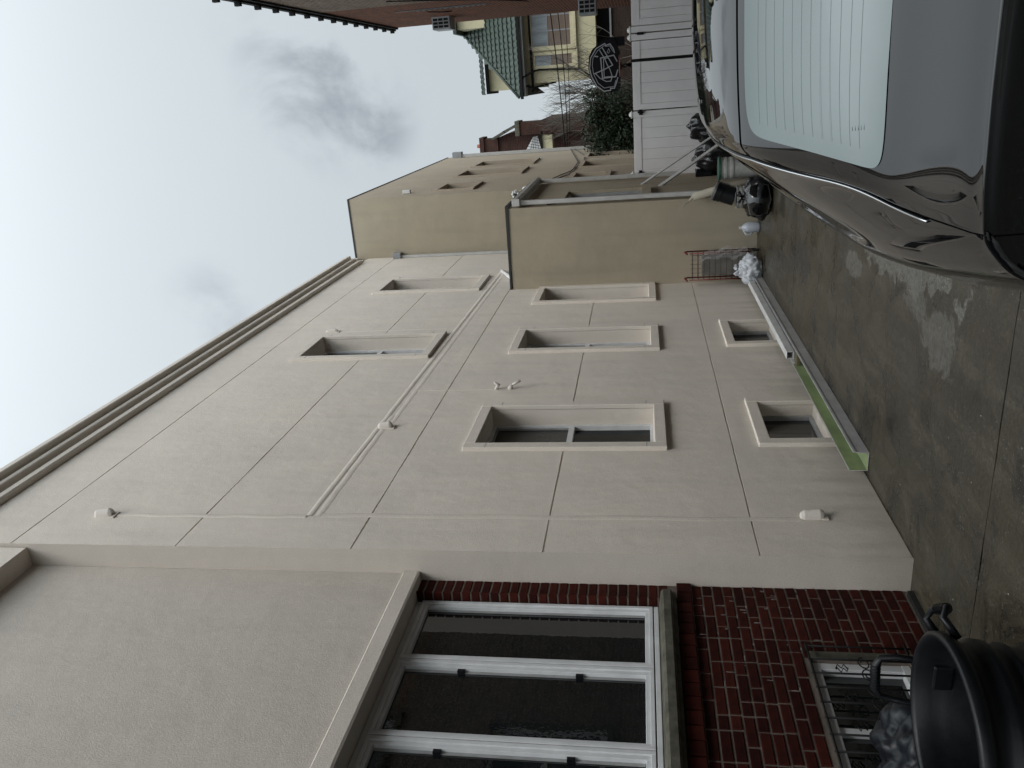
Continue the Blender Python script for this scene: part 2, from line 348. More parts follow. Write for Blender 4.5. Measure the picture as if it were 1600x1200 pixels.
W1 = [(6.46, 7.33, 1.61, 3.21), (9.19, 9.98, 1.61, 3.21), (11.45, 12.23, 1.61, 3.21)]
W2 = [(9.10, 9.92, 4.40, 6.00), (12.46, 13.27, 4.40, 6.00)]
WB = [(6.52, 7.36, .115, .632), (9.25, 10.12, .115, .632)]
HOLES = W1 + W2 + WB
GR = [0.0, .953, 2.405, 3.80, 5.18, 6.573, 7.16]
for a, b in zip(GR[:-1], GR[1:]): wall_band(a, b, HOLES)
# backing behind the joints, with the same holes
m = MB(); xb = XW - .012
ys = sorted({YC + .002, YE} | {v for h in HOLES for v in h[:2]}); zs = sorted({0, 7.2} | {v for h in HOLES for v in h[2:]})
for i in range(len(ys) - 1):
    for j in range(len(zs) - 1):
        cy, cz = (ys[i] + ys[i + 1]) / 2, (zs[j] + zs[j + 1]) / 2
        if any(h[0] < cy < h[1] and h[2] < cz < h[3] for h in HOLES): continue
        m.quad((xb, ys[i], zs[j]), (xb, ys[i + 1], zs[j]), (xb, ys[i + 1], zs[j + 1]), (xb, ys[i], zs[j + 1]))
m.build('joint_backing', STUCCO, house)
# the near end of the main wall: the return that faces the camera, running from ground to the overhang
m = MB()
m.quad((XW, YC, 7.16), (XW - 1.0, YC, 7.16), (XW - 1.0, YC, -.02), (XW, YC, -.02))
m.build('wall_return', STUCCO2, house)
# solid core that shuts the building
core = MB().box(-9.0, -3.75, -3.0, YE, -.1, 7.25).box(-9, XW - .25, YE - .02, YE, 0, 7.2).build('building_core', INSIDE, house)

def window_unit(hole, sash=True, near=False, basement=False, trim=.105):
    y0, y1, z0, z1 = hole; D_ = .125 if basement else .185; xr = XW - D_
    w = MB(); p = .038
    # trim ring, proud of the wall and notched like cut foam
    tb = 0.0 if basement else z0 - trim
    w.box(XW - .01, XW + p, y0 - trim, y0, tb, z1 + trim).box(XW - .01, XW + p, y1, y1 + trim, tb, z1 + trim)
    w.box(XW - .01, XW + p - .0015, y0, y1, z1, z1 + trim)
    w.box(XW - .01, XW + p - .0015, y0, y1, tb, z0)
    win = w.build('window', STUCCO, house, bevel=.007)
    tagn = 'basement window' if basement else None
    # reveal
    r = MB()
    q_ = XW - .0101
    r.quad((q_, y0, z0), (xr, y0, z0), (xr, y0, z1), (q_, y0, z1)); r.quad((xr, y1, z0), (q_, y1, z0), (q_, y1, z1), (xr, y1, z1))
    r.quad((q_, y0, z1), (xr, y0, z1), (xr, y1, z1), (q_, y1, z1)); r.quad((xr, y0, z0 + .006), (q_, y0, z0), (q_, y1, z0), (xr, y1, z0 + .006))
    r.build('reveal', STUCCO, win)
    t = .035; fr = MB(); x0, x1 = xr - .05, xr
    fr.box(x0, x1 + .01, y0, y0 + t, z0, z1).box(x0, x1 + .01, y1 - t, y1, z0, z1).box(x0, x1 + .008, y0 + t, y1 - t, z1 - t, z1).box(x0, x1 + .012, y0 + t, y1 - t, z0, z0 + t)
    zm = (z0 + z1) / 2 - (.0 if not basement else 0)
    if sash and not basement: fr.box(x0, x1 + .004, y0 + t, y1 - t, zm - .028, zm + .028)
    if basement: fr.box(x0, x1 + .004, y0 + .13, y0 + .165, z0 + t, z1 - t)
    fr.build('frame', ALU if not basement else ALUG, win, bevel=.003)
    if basement:
        MB().box(x0 + .01, x0 + .02, y0 + t, y1 - t, z0 + t, z1 - t).build('pane', GLASS, win)
    else:
        MB().box(x0 + .012, x0 + .022, y0 + t, y1 - t, zm + .028, z1 - t).build('pane', SCREEN, win)
        MB().box(x0 + .001, x0 + .009, y0 + t, y1 - t, z0 + t, zm - .028).build('pane', GLASS2, win)
        s2 = MB(); q = .022; za, zb = zm + .028, z1 - t
        s2.box(x0 + .024, x0 + .04, y0 + t, y0 + t + q, za, zb).box(x0 + .024, x0 + .04, y1 - t - q, y1 - t, za, zb).box(x0 + .024, x0 + .04, y0 + t + q, y1 - t - q, zb - q, zb)
        s2.build('sash', ALUG, win)
    n2 = MB()   # cut marks in the foam trim
    for yy in ((y0 - trim * .55, y1 + trim * .55)):
        for zz in ((z0 + .07, z1 - .10) if not basement else ()):
            n2.box(XW + p, XW + p + .0008, yy - trim * .40, yy + trim * .40, zz - .004, zz + .004)
    if n2.v: n2.build('trim_joint', ALUG, win)
    return win
for h in W1 + W2: window_unit(h)
for h in WB: window_unit(h, basement=True)

# cornice: three stepped mouldings, with a short return at the far end
c = MB()
prof = [(XW - .02, 7.155), (XW + .05, 7.155), (XW + .062, 7.165), (XW + .062, 7.225), (XW + .035, 7.235), (XW + .035, 7.262), (XW + .098, 7.272), (XW + .105, 7.282), (XW + .105, 7.322), (XW + .075, 7.332),
        (XW + .075, 7.352), (XW + .15, 7.362), (XW + .158, 7.372), (XW + .158, 7.425), (XW - .02, 7.435)]
c.prism([(x, -3.0, zz) for x, zz in prof], (0, 17.95, 0)); c.build('cornice', STUCCO, house)
MB().box(XW - .02, XW + .03, 14.953, 15.16, 7.17, 7.40).box(XW - .02, XW + .09, 14.953, 15.07, 7.24, 7.42).build('cornice_end', STUCCO, house, bevel=.01)
MB().box(-9, XW, -3, 15.395, 7.30, 7.40).build('roof', FLASH, house)
MB().box(-9, XW - .03, YE - .02, YE, 3, 7.3).build('end_wall', STUCCO, house)

# upper front section
fs = MB()
fs.quad((XW - .03, YC - .012, 7.16), (XW - .03, -3, 7.16), (XW - .03, -3, 6.44), (XW - .03, YC - .012, 6.44))        # projecting band at the top
fs.quad((XW - .03, YC - .002, 6.44), (XW - .03, -3, 6.44), (XR, -3, 6.44), (XR, YC - .002, 6.44))               # its underside
fs.quad((XW - .03, YC - .012, 7.16), (XW - .03, YC - .012, 6.44), (XR, YC - .012, 6.44), (XR, YC - .012, 7.16))
fs.build('upper_band', STUCCO, house)
MB().quad((XR, YC - .002, 6.44), (XR, -3, 6.44), (XR, -3, 3.43), (XR, YC - .002, 3.43)).build('upper_wall', STUCCO2, house)
tr = MB(); tr.prism([(XR - .05, -3, 3.435), (XR + .006, -3, 3.430), (XR + .020, -3, 3.418), (XR + .024, -3, 3.315), (XR + .018, -3, 3.300), (-3.40, -3, 3.296), (-3.40, -3, 3.42)], (0, YC + 3 - .004, 0))
tr.build('window_head_trim', STUCCO2, house)

# brick front bay : backing wall with holes, bricks one by one where they can be told apart
bk = MB(); xm = XB - .006
BW = (3.02, 4.04, .20, .76)                               # basement window opening
def wallq(mb, x, y0, y1, z0, z1): mb.quad((x, y0, z0), (x, y1, z0), (x, y1, z1), (x, y0, z1))
wallq(bk, xm, -3, BW[0], -.1, 1.50); wallq(bk, xm, BW[1], YC, -.1, 1.50); wallq(bk, xm, BW[0], BW[1], -.1, BW[2]); wallq(bk, xm, BW[0], BW[1], BW[3], 1.50)
wallq(bk, xm, 4.585, YC, 1.50, 3.30)
bk.quad((xm, 4.585, 1.50), (xm - .12, 4.585, 1.50), (xm - .12, 4.585, 3.30), (xm, 4.585, 3.30))
for yy, s in ((BW[0], 1), (BW[1], -1)): bk.quad((xm, yy, BW[2]), (xm - .16, yy, BW[2]), (xm - .16, yy, BW[3]), (xm, yy, BW[3]))
bk.quad((xm, BW[0], BW[3]), (xm, BW[1], BW[3]), (xm - .16, BW[1], BW[3]), (xm - .16, BW[0], BW[3])); bk.quad((xm, BW[0], BW[2]), (xm, BW[1], BW[2]), (xm - .16, BW[1], BW[2]), (xm - .16, BW[0], BW[2]))
bwall = bk.build('brick_wall', MORTAR, house)
bmeshes = {}
def brick_mesh(ly, lz, lx, var):
    k = (round(ly, 3), round(lz, 3), round(lx, 3), var)
    if k in bmeshes: return bmeshes[k]
    rs = random.Random(hash(k) & 0xffff); c = .004; j = lambda a: rs.uniform(-a, a)
    m = MB(); hy, hz = ly / 2, lz / 2
    back = [(0, -hy, -hz), (0, hy, -hz), (0, hy, hz), (0, -hy, hz)]
    mid_ = [(lx - c, -hy + j(.0015), -hz + j(.0012)), (lx - c, hy + j(.0015), -hz + j(.0012)), (lx - c, hy + j(.0015), hz + j(.0012)), (lx - c, -hy + j(.0015), hz + j(.0012))]
    fr = [(lx + j(.001), s * (hy - c + j(.001)), t * (hz - c)) for s, t in ((-1, -1), (1, -1), (1, 1), (-1, 1))]
    m.v = back + mid_ + fr
    for a in (0, 4):
        for q in range(4): m.f.append((a + q, a + (q + 1) % 4, a + 4 + (q + 1) % 4, a + 4 + q))
    m.f.append((8, 9, 10, 11))
    me = D.meshes.new('brick'); me.from_pydata(m.v, [], m.f); me.materials.append(BRICK); me.update(); bmeshes[k] = me; return me
def brick(y0, y1, z0, z1, x=xm, lx=.0065):
    o = D.objects.new('brick', brick_mesh(y1 - y0, z1 - z0, lx, random.randrange(3))); COL.objects.link(o); o.parent = bwall
    org = ORG[bwall.name]; o.location = Vector((x + random.uniform(-.0015, .001), (y0 + y1) / 2, (z0 + z1) / 2)) - org; return o
CH = .0677; G = .0125; YB0 = 2.62
row = 0; zt = 1.395
while zt > .06:
    z0 = zt - CH + G; y = YC - .002; k = 0
    if row % 2: lens = [.10]
    else: lens = [.203]
    while y > YB0:
        ln = lens[0] if k == 0 else (.203 if random.random() < .8 else .098)
        ya = max(y - ln, YB0)
        if ya < BW[1] and y > BW[0] and z0 < BW[3] and zt > BW[2]:      # cut round the basement window
            if y > BW[1] + .03: brick(BW[1], y, z0, zt)
            if ya < BW[0] - .03: brick(ya, BW[0], z0, zt)
        elif y - ya > .03: brick(ya, y, z0, zt)
        y -= ln + G; k += 1
    zt -= CH; row += 1
# pale lime smears left on the joints near the corner
rs = random.Random(31); sm_ = MB()
for k in range(46):
    yy = YC - .03 - rs.random() ** 1.6 * 1.0; rr_ = rs.randrange(1, 12); zz = 1.395 - rr_ * CH + G / 2; ln = rs.uniform(.008, .05); w_ = rs.uniform(.002, .005); x = xm + .0075
    if rs.random() < .6: pts = [(x, yy + ln * t, zz + rs.uniform(-w_, w_) * .5 + w_ * sg) for sg, tt in ((1, (0, .35, .7, 1)), (-1, (1, .6, .3, 0))) for t in tt]
    else: pts = [(x, yy + rs.uniform(-w_, w_) * .5 + w_ * sg, zz + ln * t) for sg, tt in ((1, (0, .35, .7, 1)), (-1, (1, .6, .3, 0))) for t in tt]
    sm_.poly(pts)
tag(sm_.build('lime_smears', material('pale lime smear', (.26, .25, .235), .95, (.12, .11, .10), 60), bwall), kind='stuff')
# header course under the stone sill
y = YC - .002
while y > YB0: brick(max(y - .098, YB0), y, 1.405, 1.497, lx=.03); y -= .108
# pier beside the big window, its bricks show on the face and on the jamb
zz = 1.562; k = 0
while zz < 3.27:
    brick(4.598, YC - .002, zz, min(zz + CH - G, 3.294))
    me = brick_mesh(.095, CH - G, .0065, 7); o = D.objects.new('brick', me); COL.objects.link(o); o.parent = bwall
    o.location = Vector((xm - .046 + .008, 4.586, zz + (CH - G) / 2)) - ORG[bwall.name]; o.rotation_euler = (0, 0, -math.pi / 2)
    zz += CH; k += 1
MB().box(-3.75, XB + .04, -3, 4.60, 1.507, 1.545).build('sill_bed', STONE, house)
sl = MB(); sl.prism([(-3.42, -3, 1.545), (XB + .055, -3, 1.530), (XB + .075, -3, 1.545), (XB + .075, -3, 1.590), (XB + .055, -3, 1.606), (-3.42, -3, 1.628)], (0, 7.58, 0)); sl.build('stone_sill', STONE, house)
tb_ = MB().box(xm, XB + .035, -3, YC - .05, -.02, .035).build('tar_strip', BLACKTAR, house)

# big window of tall casements
bw_ = thing  # noqa
big = MB(); y = 4.572; yE = -2.8; zs0, zs1 = 1.622, 3.296
big.box(XG - .06, XG, yE, y - .0, zs1 - .035, zs1).box(XG - .06, XG + .012, yE, y, zs0, zs0 + .032)
bigw = big.build('front_window', ALU, house, bevel=.004); tag(bigw, 'wide white framed window of tall casements over stone sill')
edges = [4.572, 3.965, 3.325, 2.69, 2.05, 1.41, .77, .13, -.51]
for i in range(len(edges) - 1):
    a, b = edges[i + 1], edges[i]
    za, zb = zs0 + .034, zs1 - .037
    fr = MB(); t = .048
    for (xx0, xx1, o_, tt) in ((XG - .05, XG + .016, 0.004, .026), (XG - .045, XG + .004, .030, .026)):
        fr.box(xx0, xx1, a + o_, a + o_ + tt, za + o_, zb - o_).box(xx0, xx1, b - o_ - tt, b - o_, za + o_, zb - o_)
        fr.box(xx0, xx1 - .001, a + o_ + tt, b - o_ - tt, zb - o_ - tt, zb - o_).box(xx0, xx1 - .001, a + o_ + tt, b - o_ - tt, za + o_, za + o_ + tt)
    c_ = fr.build('casement', ALU, bigw, bevel=.003)
    pa = MB().box(XG - .035, XG - .028, a + .056, b - .056, za + .056, zb - .056); pa.build('pane', GLASS, c_)
    if i > 0:
        for zz in (za + .45, zb - .42): MB().box(XG - .028, XG - .004, b - .080, b - .057, zz - .022, zz + .022).build('latch', BLACKPL, c_)
    # inner sash line seen through the glass edge
    MB().box(XG - .027, XG - .022, b - .075, b - .056, za + .06, zb - .06).build('inner_stop', ALUG, c_)

# basement window behind bars
bm = MB(); y0, y1, z0, z1 = BW; x0 = xm - .10
bm.box(x0, x0 + .07, y0, y1, z1 - .06, z1 - .002).box(x0, x0 + .07, y0, y1, z0 + .002, z0 + .05).box(x0, x0 + .068, y1 - .055, y1 - .002, z0 + .05, z1 - .06).box(x0, x0 + .068, y0 + .002, y0 + .055, z0 + .05, z1 - .06)
bm.box(x0, x0 + .05, (y0 + y1) / 2 - .02, (y0 + y1) / 2 + .02, z0 + .05, z1 - .06)
bwn = bm.build('basement_window', ALU, house, bevel=.004); tag(bwn, 'white framed basement window behind black iron bars')
MB().box(x0 + .01, x0 + .018, y0 + .05, y1 - .05, z0 + .05, z1 - .06).build('pane', GLASS, bwn)
MB().box(xm, xm + .022, y1 - .005, y1 + .035, z0 - .02, z1 + .0).build('stone_jamb', STONE, bwn)
br = MB(); xb_ = XB + .045; r_ = .0065
for zz in (z0 + .02, z1 + .01): br.tube([(xb_, y0 - .1, zz), (xb_, y1 + .07, zz)], r_, 6)
yy = y0 + .03
while yy < y1 + .06: br.tube([(xb_, yy, z0 - .01), (xb_, yy, z1 + .02)], r_ * .9, 6); yy += .115
for yy in (y0, y1 + .05): br.tube([(xb_, yy, z1 + .01), (XB, yy, z1 + .01)], r_, 6)
for kk in range(4):
    cy = y1 - .14 - kk * .22
    for s in (-1, 1):
        br.tube([(xb_, cy + s * (.05 + .045 * math.cos(a)) * (1 if a < 4.8 else .8), (z0 + z1) / 2 + .035 * math.sin(a) * (1 - a / 14)) for a in [q * .5 for q in range(16)]], .004, 5)
    br.tube([(xb_, cy, (z0 + z1) / 2 + .13 + .035 * math.cos(q * .5)) if q % 2 else (xb_, cy + .035 * math.sin(q * .5), (z0 + z1) / 2 + .13 + .035 * math.cos(q * .5)) for q in range(13)], .004, 5)
br.build('iron_bars', BLACKIRON, bwn, smooth=True)

# plastered-over cable runs on the wall
def ridge(pts, w, h, name='plastered_cable'):
    m = MB(); n = len(pts); k = 7
    for (y, zz, ty, tz) in pts:
        ln = math.hypot(ty, tz); ny, nz_ = -tz / ln, ty / ln
        for q in range(k):
            a = -1 + 2 * q / (k - 1); hh = h * max(0, 1 - a * a) ** .7
            m.v.append((XW - .0005 + hh, y + ny * w * a, zz + nz_ * w * a))
    for i in range(n - 1):
        for q in range(k - 1): a = i * k + q; m.f.append((a, a + 1, a + k + 1, a + k))
    return m.build(name, STUCCO, house, smooth=True)
def vert(y, z0, z1, w=.028, h=.006):
    n = 26; ridge([(y + .006 * math.sin(i * .9) + random.uniform(-.003, .003), z0 + (z1 - z0) * i / n, 0, 1) for i in range(n + 1)], w * 1.0, h)
vert(5.205, .60, 4.20, .034, .003); vert(5.18, 4.32, 5.98, .028, .006); vert(10.25, 4.36, 5.92, .016, .004); vert(7.90, 3.30, 4.14, .016, .003)
def horiz(y0, y1, z0, z1, w, h, n=40): ridge([(y0 + (y1 - y0) * i / n, z0 + (z1 - z0) * i / n + random.uniform(-.003, .003), 1, (z1 - z0) / (y1 - y0)) for i in range(n + 1)], w, h)
horiz(5.19, 13.8, 4.300, 4.14, .030, .0065, 70); horiz(5.19, 7.2, 4.222, 4.215, .032, .004, 30); horiz(7.0, 13.6, 4.17, 4.075, .030, .0035, 50)

# ------------------------------------------------------------------ small covered lights on the wall (things)
def covered_light(y, z0, z1, label, wdt=.075, dep=.07):
    t = thing('covered_wall_light', label, 'wall light', (XW, y, z0), 'stucco covered wall lights on the side wall')
    h = z1 - z0; m = MB(); n = 10; segs = 6
    for j in range(segs + 1):
        s = j / segs; rr = (1 if 0 < j < segs else .72)
        for q in range(n + 1):
            a = math.pi * q / n; m.v.append((XW + dep * rr * math.sin(a) * (1 - .25 * s), y + wdt / 2 * rr * math.cos(a), z0 + h * s))
    for j in range(segs):
        for q in range(n): a = j * (n + 1) + q; m.f.append((a, a + 1, a + n + 2, a + n + 1))
    m.f.append(tuple(range(n, -1, -1))); m.f.append(tuple(segs * (n + 1) + q for q in range(n + 1)))
    m.build('shade', PALE, t, smooth=False, bevel=.006)
    MB().box(XW, XW + .012, y - wdt * .62, y + wdt * .62, z0 - .03, z0 + .02).build('back_plate', STUCCO, t, bevel=.004)
    return t
covered_light(5.17, 5.98, 6.14, 'pale covered wall light highest up, near the recessed front wall')
covered_light(6.90, 4.13, 4.27, 'pale covered light sitting on the long plastered cable run')
covered_light(5.24, .45, .61, 'pale covered light low on the wall near the ground and brick bay')
covered_light(10.25, 5.92, 6.09, 'small pale covered light above the nearer upstairs window', .055, .05)
covered_light(13.40, 5.90, 6.07, 'small pale covered light above the farther upstairs window', .055, .05)
t = thing('spigot_light', 'small pale twin lamp fitting with a stub arm between two first floor windows', 'wall light', (XW, 7.90, 2.9))
MB().tube([(XW, 7.90, 3.27), (XW + .05, 7.90, 3.24), (XW + .085, 7.89, 3.28)], [.018, .021, .012], 10).build('upper_lamp', PALE, t, smooth=True)
MB().tube([(XW, 7.90, 3.12), (XW + .05, 7.90, 3.09)], [.024, .020], 10).build('lower_lamp', PALE, t, smooth=True)
MB().tube([(XW + .04, 7.90, 3.10), (XW + .09, 7.91, 3.00)], [.012, .016], 8).build('stub_arm', PALE, t, smooth=True)

# ------------------------------------------------------------------ downspout at the far end of the house
def downspout(parent, x, y, z0, z1, w=.07, d=.05, mat=GUTTER, name='downspout'):
    m = MB().box(x, x + d, y - w / 2, y + w / 2, z0, z1); return m.build(name, mat, parent, bevel=.006)
dsp = downspout(house, XW + .002, 15.33, 3.9, 6.48, mat=GUTTER)
MB().box(XW + .002, XW + .11, 15.25, 15.39, 6.44, 6.60).build('scupper_box', GREYMET, house, bevel=.008)

# ------------------------------------------------------------------ rear block
XK = -1.84; YK0, YK1 = 15.40, 24.3; ZK = 7.40
block = thing('rear_block', 'tall flat roofed olive beige stucco block behind the side extension', 'building', (XK, YK0, 0))
KW = [(16.0, 16.95, 5.08, 5.74), (18.45, 19.65, 4.45, 5.86), (20.65, 21.85, 4.45, 5.88), (16.7, 17.6, 2.42, 3.06), (18.9, 20.2, 1.2, 3.02), (21.3, 22.5, 1.2, 3.04)]
m = MB(); ys = sorted({YK0, YK1} | {v for h in KW for v in h[:2]}); zs = sorted({-.05, ZK} | {v for h in KW for v in h[2:]})
for i in range(len(ys) - 1):
    for j in range(len(zs) - 1):
        cy, cz = (ys[i] + ys[i + 1]) / 2, (zs[j] + zs[j + 1]) / 2
        if any(h[0] < cy < h[1] and h[2] < cz < h[3] for h in KW): continue
        m.quad((XK, ys[i], zs[j]), (XK, ys[i + 1], zs[j]), (XK, ys[i + 1], zs[j + 1]), (XK, ys[i], zs[j + 1]))
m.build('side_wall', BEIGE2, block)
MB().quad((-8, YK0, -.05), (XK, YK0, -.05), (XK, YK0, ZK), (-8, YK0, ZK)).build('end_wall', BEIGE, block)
MB().box(-8, XK - .3, YK0 + .02, YK1, -.05, ZK - .05).build('building_core', INSIDE, block)
MB().box(-8, XK + .012, YK0 - .012, YK1 + .01, ZK, ZK + .03).build('parapet_cap', FLASH, block)
for h in KW:
    y0, y1, z0, z1 = h; q = .10; p = .03
    w = MB().box(XK, XK + p, y0 - q, y0, z0 - q, z1 + q).box(XK, XK + p, y1, y1 + q, z0 - q, z1 + q).box(XK, XK + p - .001, y0, y1, z1, z1 + q).box(XK, XK + p + .015, y0 - .02, y1 + .02, z0 - q * 1.1, z0 - .002)
    wi = w.build('window', BEIGE2, block)
    r = MB(); xr = XK - .16
    r.quad((XK, y0, z0), (xr, y0, z0), (xr, y0, z1), (XK, y0, z1)); r.quad((xr, y1, z0), (XK, y1, z0), (XK, y1, z1), (xr, y1, z1))
    r.quad((XK, y0, z1), (xr, y0, z1), (xr, y1, z1), (XK, y1, z1)); r.quad((xr, y0, z0), (XK, y0, z0), (XK, y1, z0), (xr, y1, z0)); r.build('reveal', BEIGE2, wi)
    MB().box(xr - .03, xr + .02, y0, y0 + .05, z0, z1).box(xr - .03, xr + .02, y1 - .05, y1, z0, z1).box(xr - .03, xr + .019, y0 + .05, y1 - .05, z1 - .05, z1).box(xr - .03, xr + .019, y0 + .05, y1 - .05, z0, z0 + .05).box(xr - .03, xr + .015, y0 + .05, y1 - .05, (z0 + z1) / 2 - .02, (z0 + z1) / 2 + .02).build('frame', ALU, wi)
    MB().box(xr - .02, xr - .01, y0 + .05, y1 - .05, z0 + .05, z1 - .05).build('pane', GLASS, wi)
downspout(block, XK + .003, 24.1, 0, 6.95, .12, .09)
MB().box(XK + .003, XK + .16, 24.0, 24.25, 6.93, 7.2).build('scupper_box', GREYMET, block)
MB().box(XK + .003, XK + .07, 15.84, 15.93, 6.26, 6.42).build('vent_hood', WHITEP, block, bevel=.01)

# ------------------------------------------------------------------ side extension (low box)
XS = -1.70; YS0, YS1 = 12.34, 15.397; ZS = 3.74
ext = thing('side_extension', 'low flat roofed beige stucco box built against the house with white gutter', 'building', (XS, YS0, 0))
EW = (12.72, 13.76, 1.68, 2.90)
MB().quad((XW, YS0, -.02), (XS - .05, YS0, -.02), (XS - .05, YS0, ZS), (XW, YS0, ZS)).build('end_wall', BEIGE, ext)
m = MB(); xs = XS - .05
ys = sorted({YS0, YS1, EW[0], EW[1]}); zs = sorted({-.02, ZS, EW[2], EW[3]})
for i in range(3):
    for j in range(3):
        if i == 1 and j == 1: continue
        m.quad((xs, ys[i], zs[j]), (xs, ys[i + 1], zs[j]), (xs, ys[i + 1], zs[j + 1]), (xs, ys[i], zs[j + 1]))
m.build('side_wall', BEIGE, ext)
MB().box(XW, xs - .25, YS0 + .02, YS1, 0, ZS - .06).build('building_core', INSIDE, ext)
rf = MB(); rf.prism([(XW, YS0 - .015, ZS + .015), (xs + .02, YS0 - .015, ZS - .02), (xs + .04, YS0 - .015, ZS + .0), (xs + .04, YS0 - .015, ZS + .03), (XW, YS0 - .015, ZS + .045)], (0, 3.07, 0)); rf.build('roof_edge', FLASH, ext)
y0, y1, z0, z1 = EW; q = .11
w = MB().box(xs, xs + .035, y0 - q, y0, z0 - q, z1 + q).box(xs, xs + .035, y1, y1 + q, z0 - q, z1 + q).box(xs, xs + .034, y0, y1, z1, z1 + q).box(xs, xs + .06, y0 - q, y1 + q, z0 - q - .03, z0 - .002)
wi = w.build('window', BEIGE, ext)
r = MB(); xr = xs - .045; p = .0
r.quad((xs + p, y0, z0), (xr, y0, z0), (xr, y0, z1), (xs + p, y0, z1)); r.quad((xr, y1, z0), (xs + p, y1, z0), (xs + p, y1, z1), (xr, y1, z1))
r.quad((xs + p, y0, z1), (xr, y0, z1), (xr, y1, z1), (xs + p, y1, z1)); r.quad((xr, y0, z0), (xs + p, y0, z0), (xs + p, y1, z0), (xr, y1, z0)); r.build('reveal', BEIGE, wi)
MB().box(xr - .03, xr + .025, y0, y0 + .06, z0, z1).box(xr - .03, xr + .03, y1 - .06, y1, z0, z1).box(xr - .03, xr + .029, y0 + .06, y1 - .06, z1 - .06, z1).box(xr - .03, xr + .029, y0 + .06, y1 - .06, z0, z0 + .06).build('frame', ALUG, wi)
MB().box(xr - .02, xr - .01, y0 + .06, y1 - .06, z0 + .06, z1 - .06).build('pane', material('bright reflecting glass', (.02, .022, .02), .015, ior=2.2, spec=.8), wi)
gt = MB(); gp = [(xs + .03, 0, 0), (xs + .11, 0, .0), (xs + .13, 0, .05), (xs + .13, 0, .10), (xs + .03, 0, .10)]
gt.prism([(x, YS0 + .04, ZS - .19 + zz) for x, _, zz in gp], (0, 2.95, 0)); gt.build('gutter', GUTTER, ext)
ds1 = MB(); ds1.box(xs + .035, xs + .10, YS0 + .06, YS0 + .14, .05, ZS - .19); ds1.build('downspout', GUTTER, ext, bevel=.006)
ds2 = MB(); ds2.box(xs + .035, xs + .10, YS1 - .22, YS1 - .14, 1.0, ZS - .19); ds2.build('downspout', GUTTER, ext, bevel=.006)
MB().box(xs + .03, xs + .14, YS0 - .006, YS0 + .034, ZS - .20, ZS - .08).build('gutter_end', GUTTER, ext, bevel=.006)
cam_t = thing('security_camera', 'small black camera box on the corner of the low extension', 'camera', (xs, YS0 + .25, 3.08))
MB().box(xs, xs + .08, YS0 + .20, YS0 + .30, 3.06, 3.15).build('housing', BLACKPL, cam_t, bevel=.012)
MB().tube([(xs, YS0 + .25, 3.00), (xs + .03, YS0 + .27, 2.94), (xs + .05, YS0 + .30, 2.90)], .006, 6).build('cable', GUTTER, cam_t)
bun = MB()
for k in range(5):
    o_ = k * .03
    bun.tube([(xs - .02 + .05 * math.sin(a * 1.3 + k), 14.1 + a * .16 + o_, ZS + .06 + .09 * math.sin(a * .9 + k * .6) + o_ * .5) for a in [q * .5 for q in range(9)]], .022, 6)
tag(bun.build('bundled_cloth', WHITEP, None, smooth=True), 'white bundled cable lying on the roof edge of the low extension', 'cable')
cc = MB(); cc.tube([(XW + .02, 13.75, 4.16), (XW + .04, 13.5, 4.10), (XW + .07, 13.2, 3.98), (XW + .06, 12.95, 3.88), (XW + .04, 12.8, 3.82)], [.02, .035, .03, .036, .015], 9)
tag(crumple(smooth_mod(cc.build('wrapped_cable_end', WHITEP, None, smooth=True), 1), .03, .06), 'white taped cable end where the wall run meets the low roof', 'cable')

# ------------------------------------------------------------------ vinyl fence with double gate
YF = 16.6; ZF = 1.85
fence = thing('vinyl_fence', 'white vinyl board fence and double gate closing off the driveway', 'fence', (-.1, YF, 0))
def post(x0, x1, label=None):
    p = MB().box(x0, x1, YF - .07, YF + .07, 0, ZF - .01).build('post', VINYL, fence, bevel=.008)
    cx = (x0 + x1) / 2; hw = (x1 - x0) / 2 + .012
    MB().box(cx - hw, cx + hw, YF - .08, YF + .08, ZF - .01, ZF + .015).build('post_cap', WHITEP, p, bevel=.006)
    MB().lathe([(hw * .75, 0), (hw * .55, .03), (.001, .045)], (cx, YF, ZF + .015), 12).build('cap_dome', WHITEP, p, smooth=True)
for a, b in ((-1.90, -1.765), (-.735, -.62), (.65, .76), (.78, .89), (1.62, 1.72)): post(a, b)
def panel(x0, x1, n, stileL=0, stileR=0, zt=ZF - .03):
    y = YF
    MB().box(x0, x1, y - .035, y + .035, zt - .15, zt).build('rail', VINYL, fence, bevel=.005)
    MB().box(x0, x1, y - .035, y + .035, .12, .26).build('rail', VINYL, fence, bevel=.005)
    if stileL: MB().box(x0, x0 + stileL, y - .036, y + .036, .26, zt - .15).build('stile', VINYL, fence, bevel=.004)
    if stileR: MB().box(x1 - stileR, x1, y - .036, y + .036, .26, zt - .15).build('stile', VINYL, fence, bevel=.004)
    a, b = x0 + stileL, x1 - stileR; w = (b - a) / n
    for k in range(n): MB().box(a + k * w + .0012, a + (k + 1) * w - .0012, y - .024, y + .012, .26, zt - .15).build('board', VINYL, fence, bevel=.003)
MB().box(.268, .322, YF + .02, YF + .05, .1, 1.84).build('gate_gap_shade', BLACKIRON, fence)  # black strip added behind the gate gap to imitate its shade
panel(-1.765, -.735, 5, .035, 0); panel(-.60, .27, 4, .11, .0); panel(.325, .635, 2, 0, 0); panel(.90, 1.62, 4, .12, 0)
for (x, zz, w_, h_) in ((-.64, 1.68, .10, .07), (.76, 1.66, .05, .12), (-1.80, 1.70, .14, .07)):
    MB().box(x - w_ / 2, x + w_ / 2, YF - .095, YF - .075, zz - h_ / 2, zz + h_ / 2).box(x - w_ * .2, x + w_ * .2, YF - .12, YF - .09, zz - h_ * .8, zz + h_ * .8).build('hinge', BLACKIRON, fence, bevel=.005)

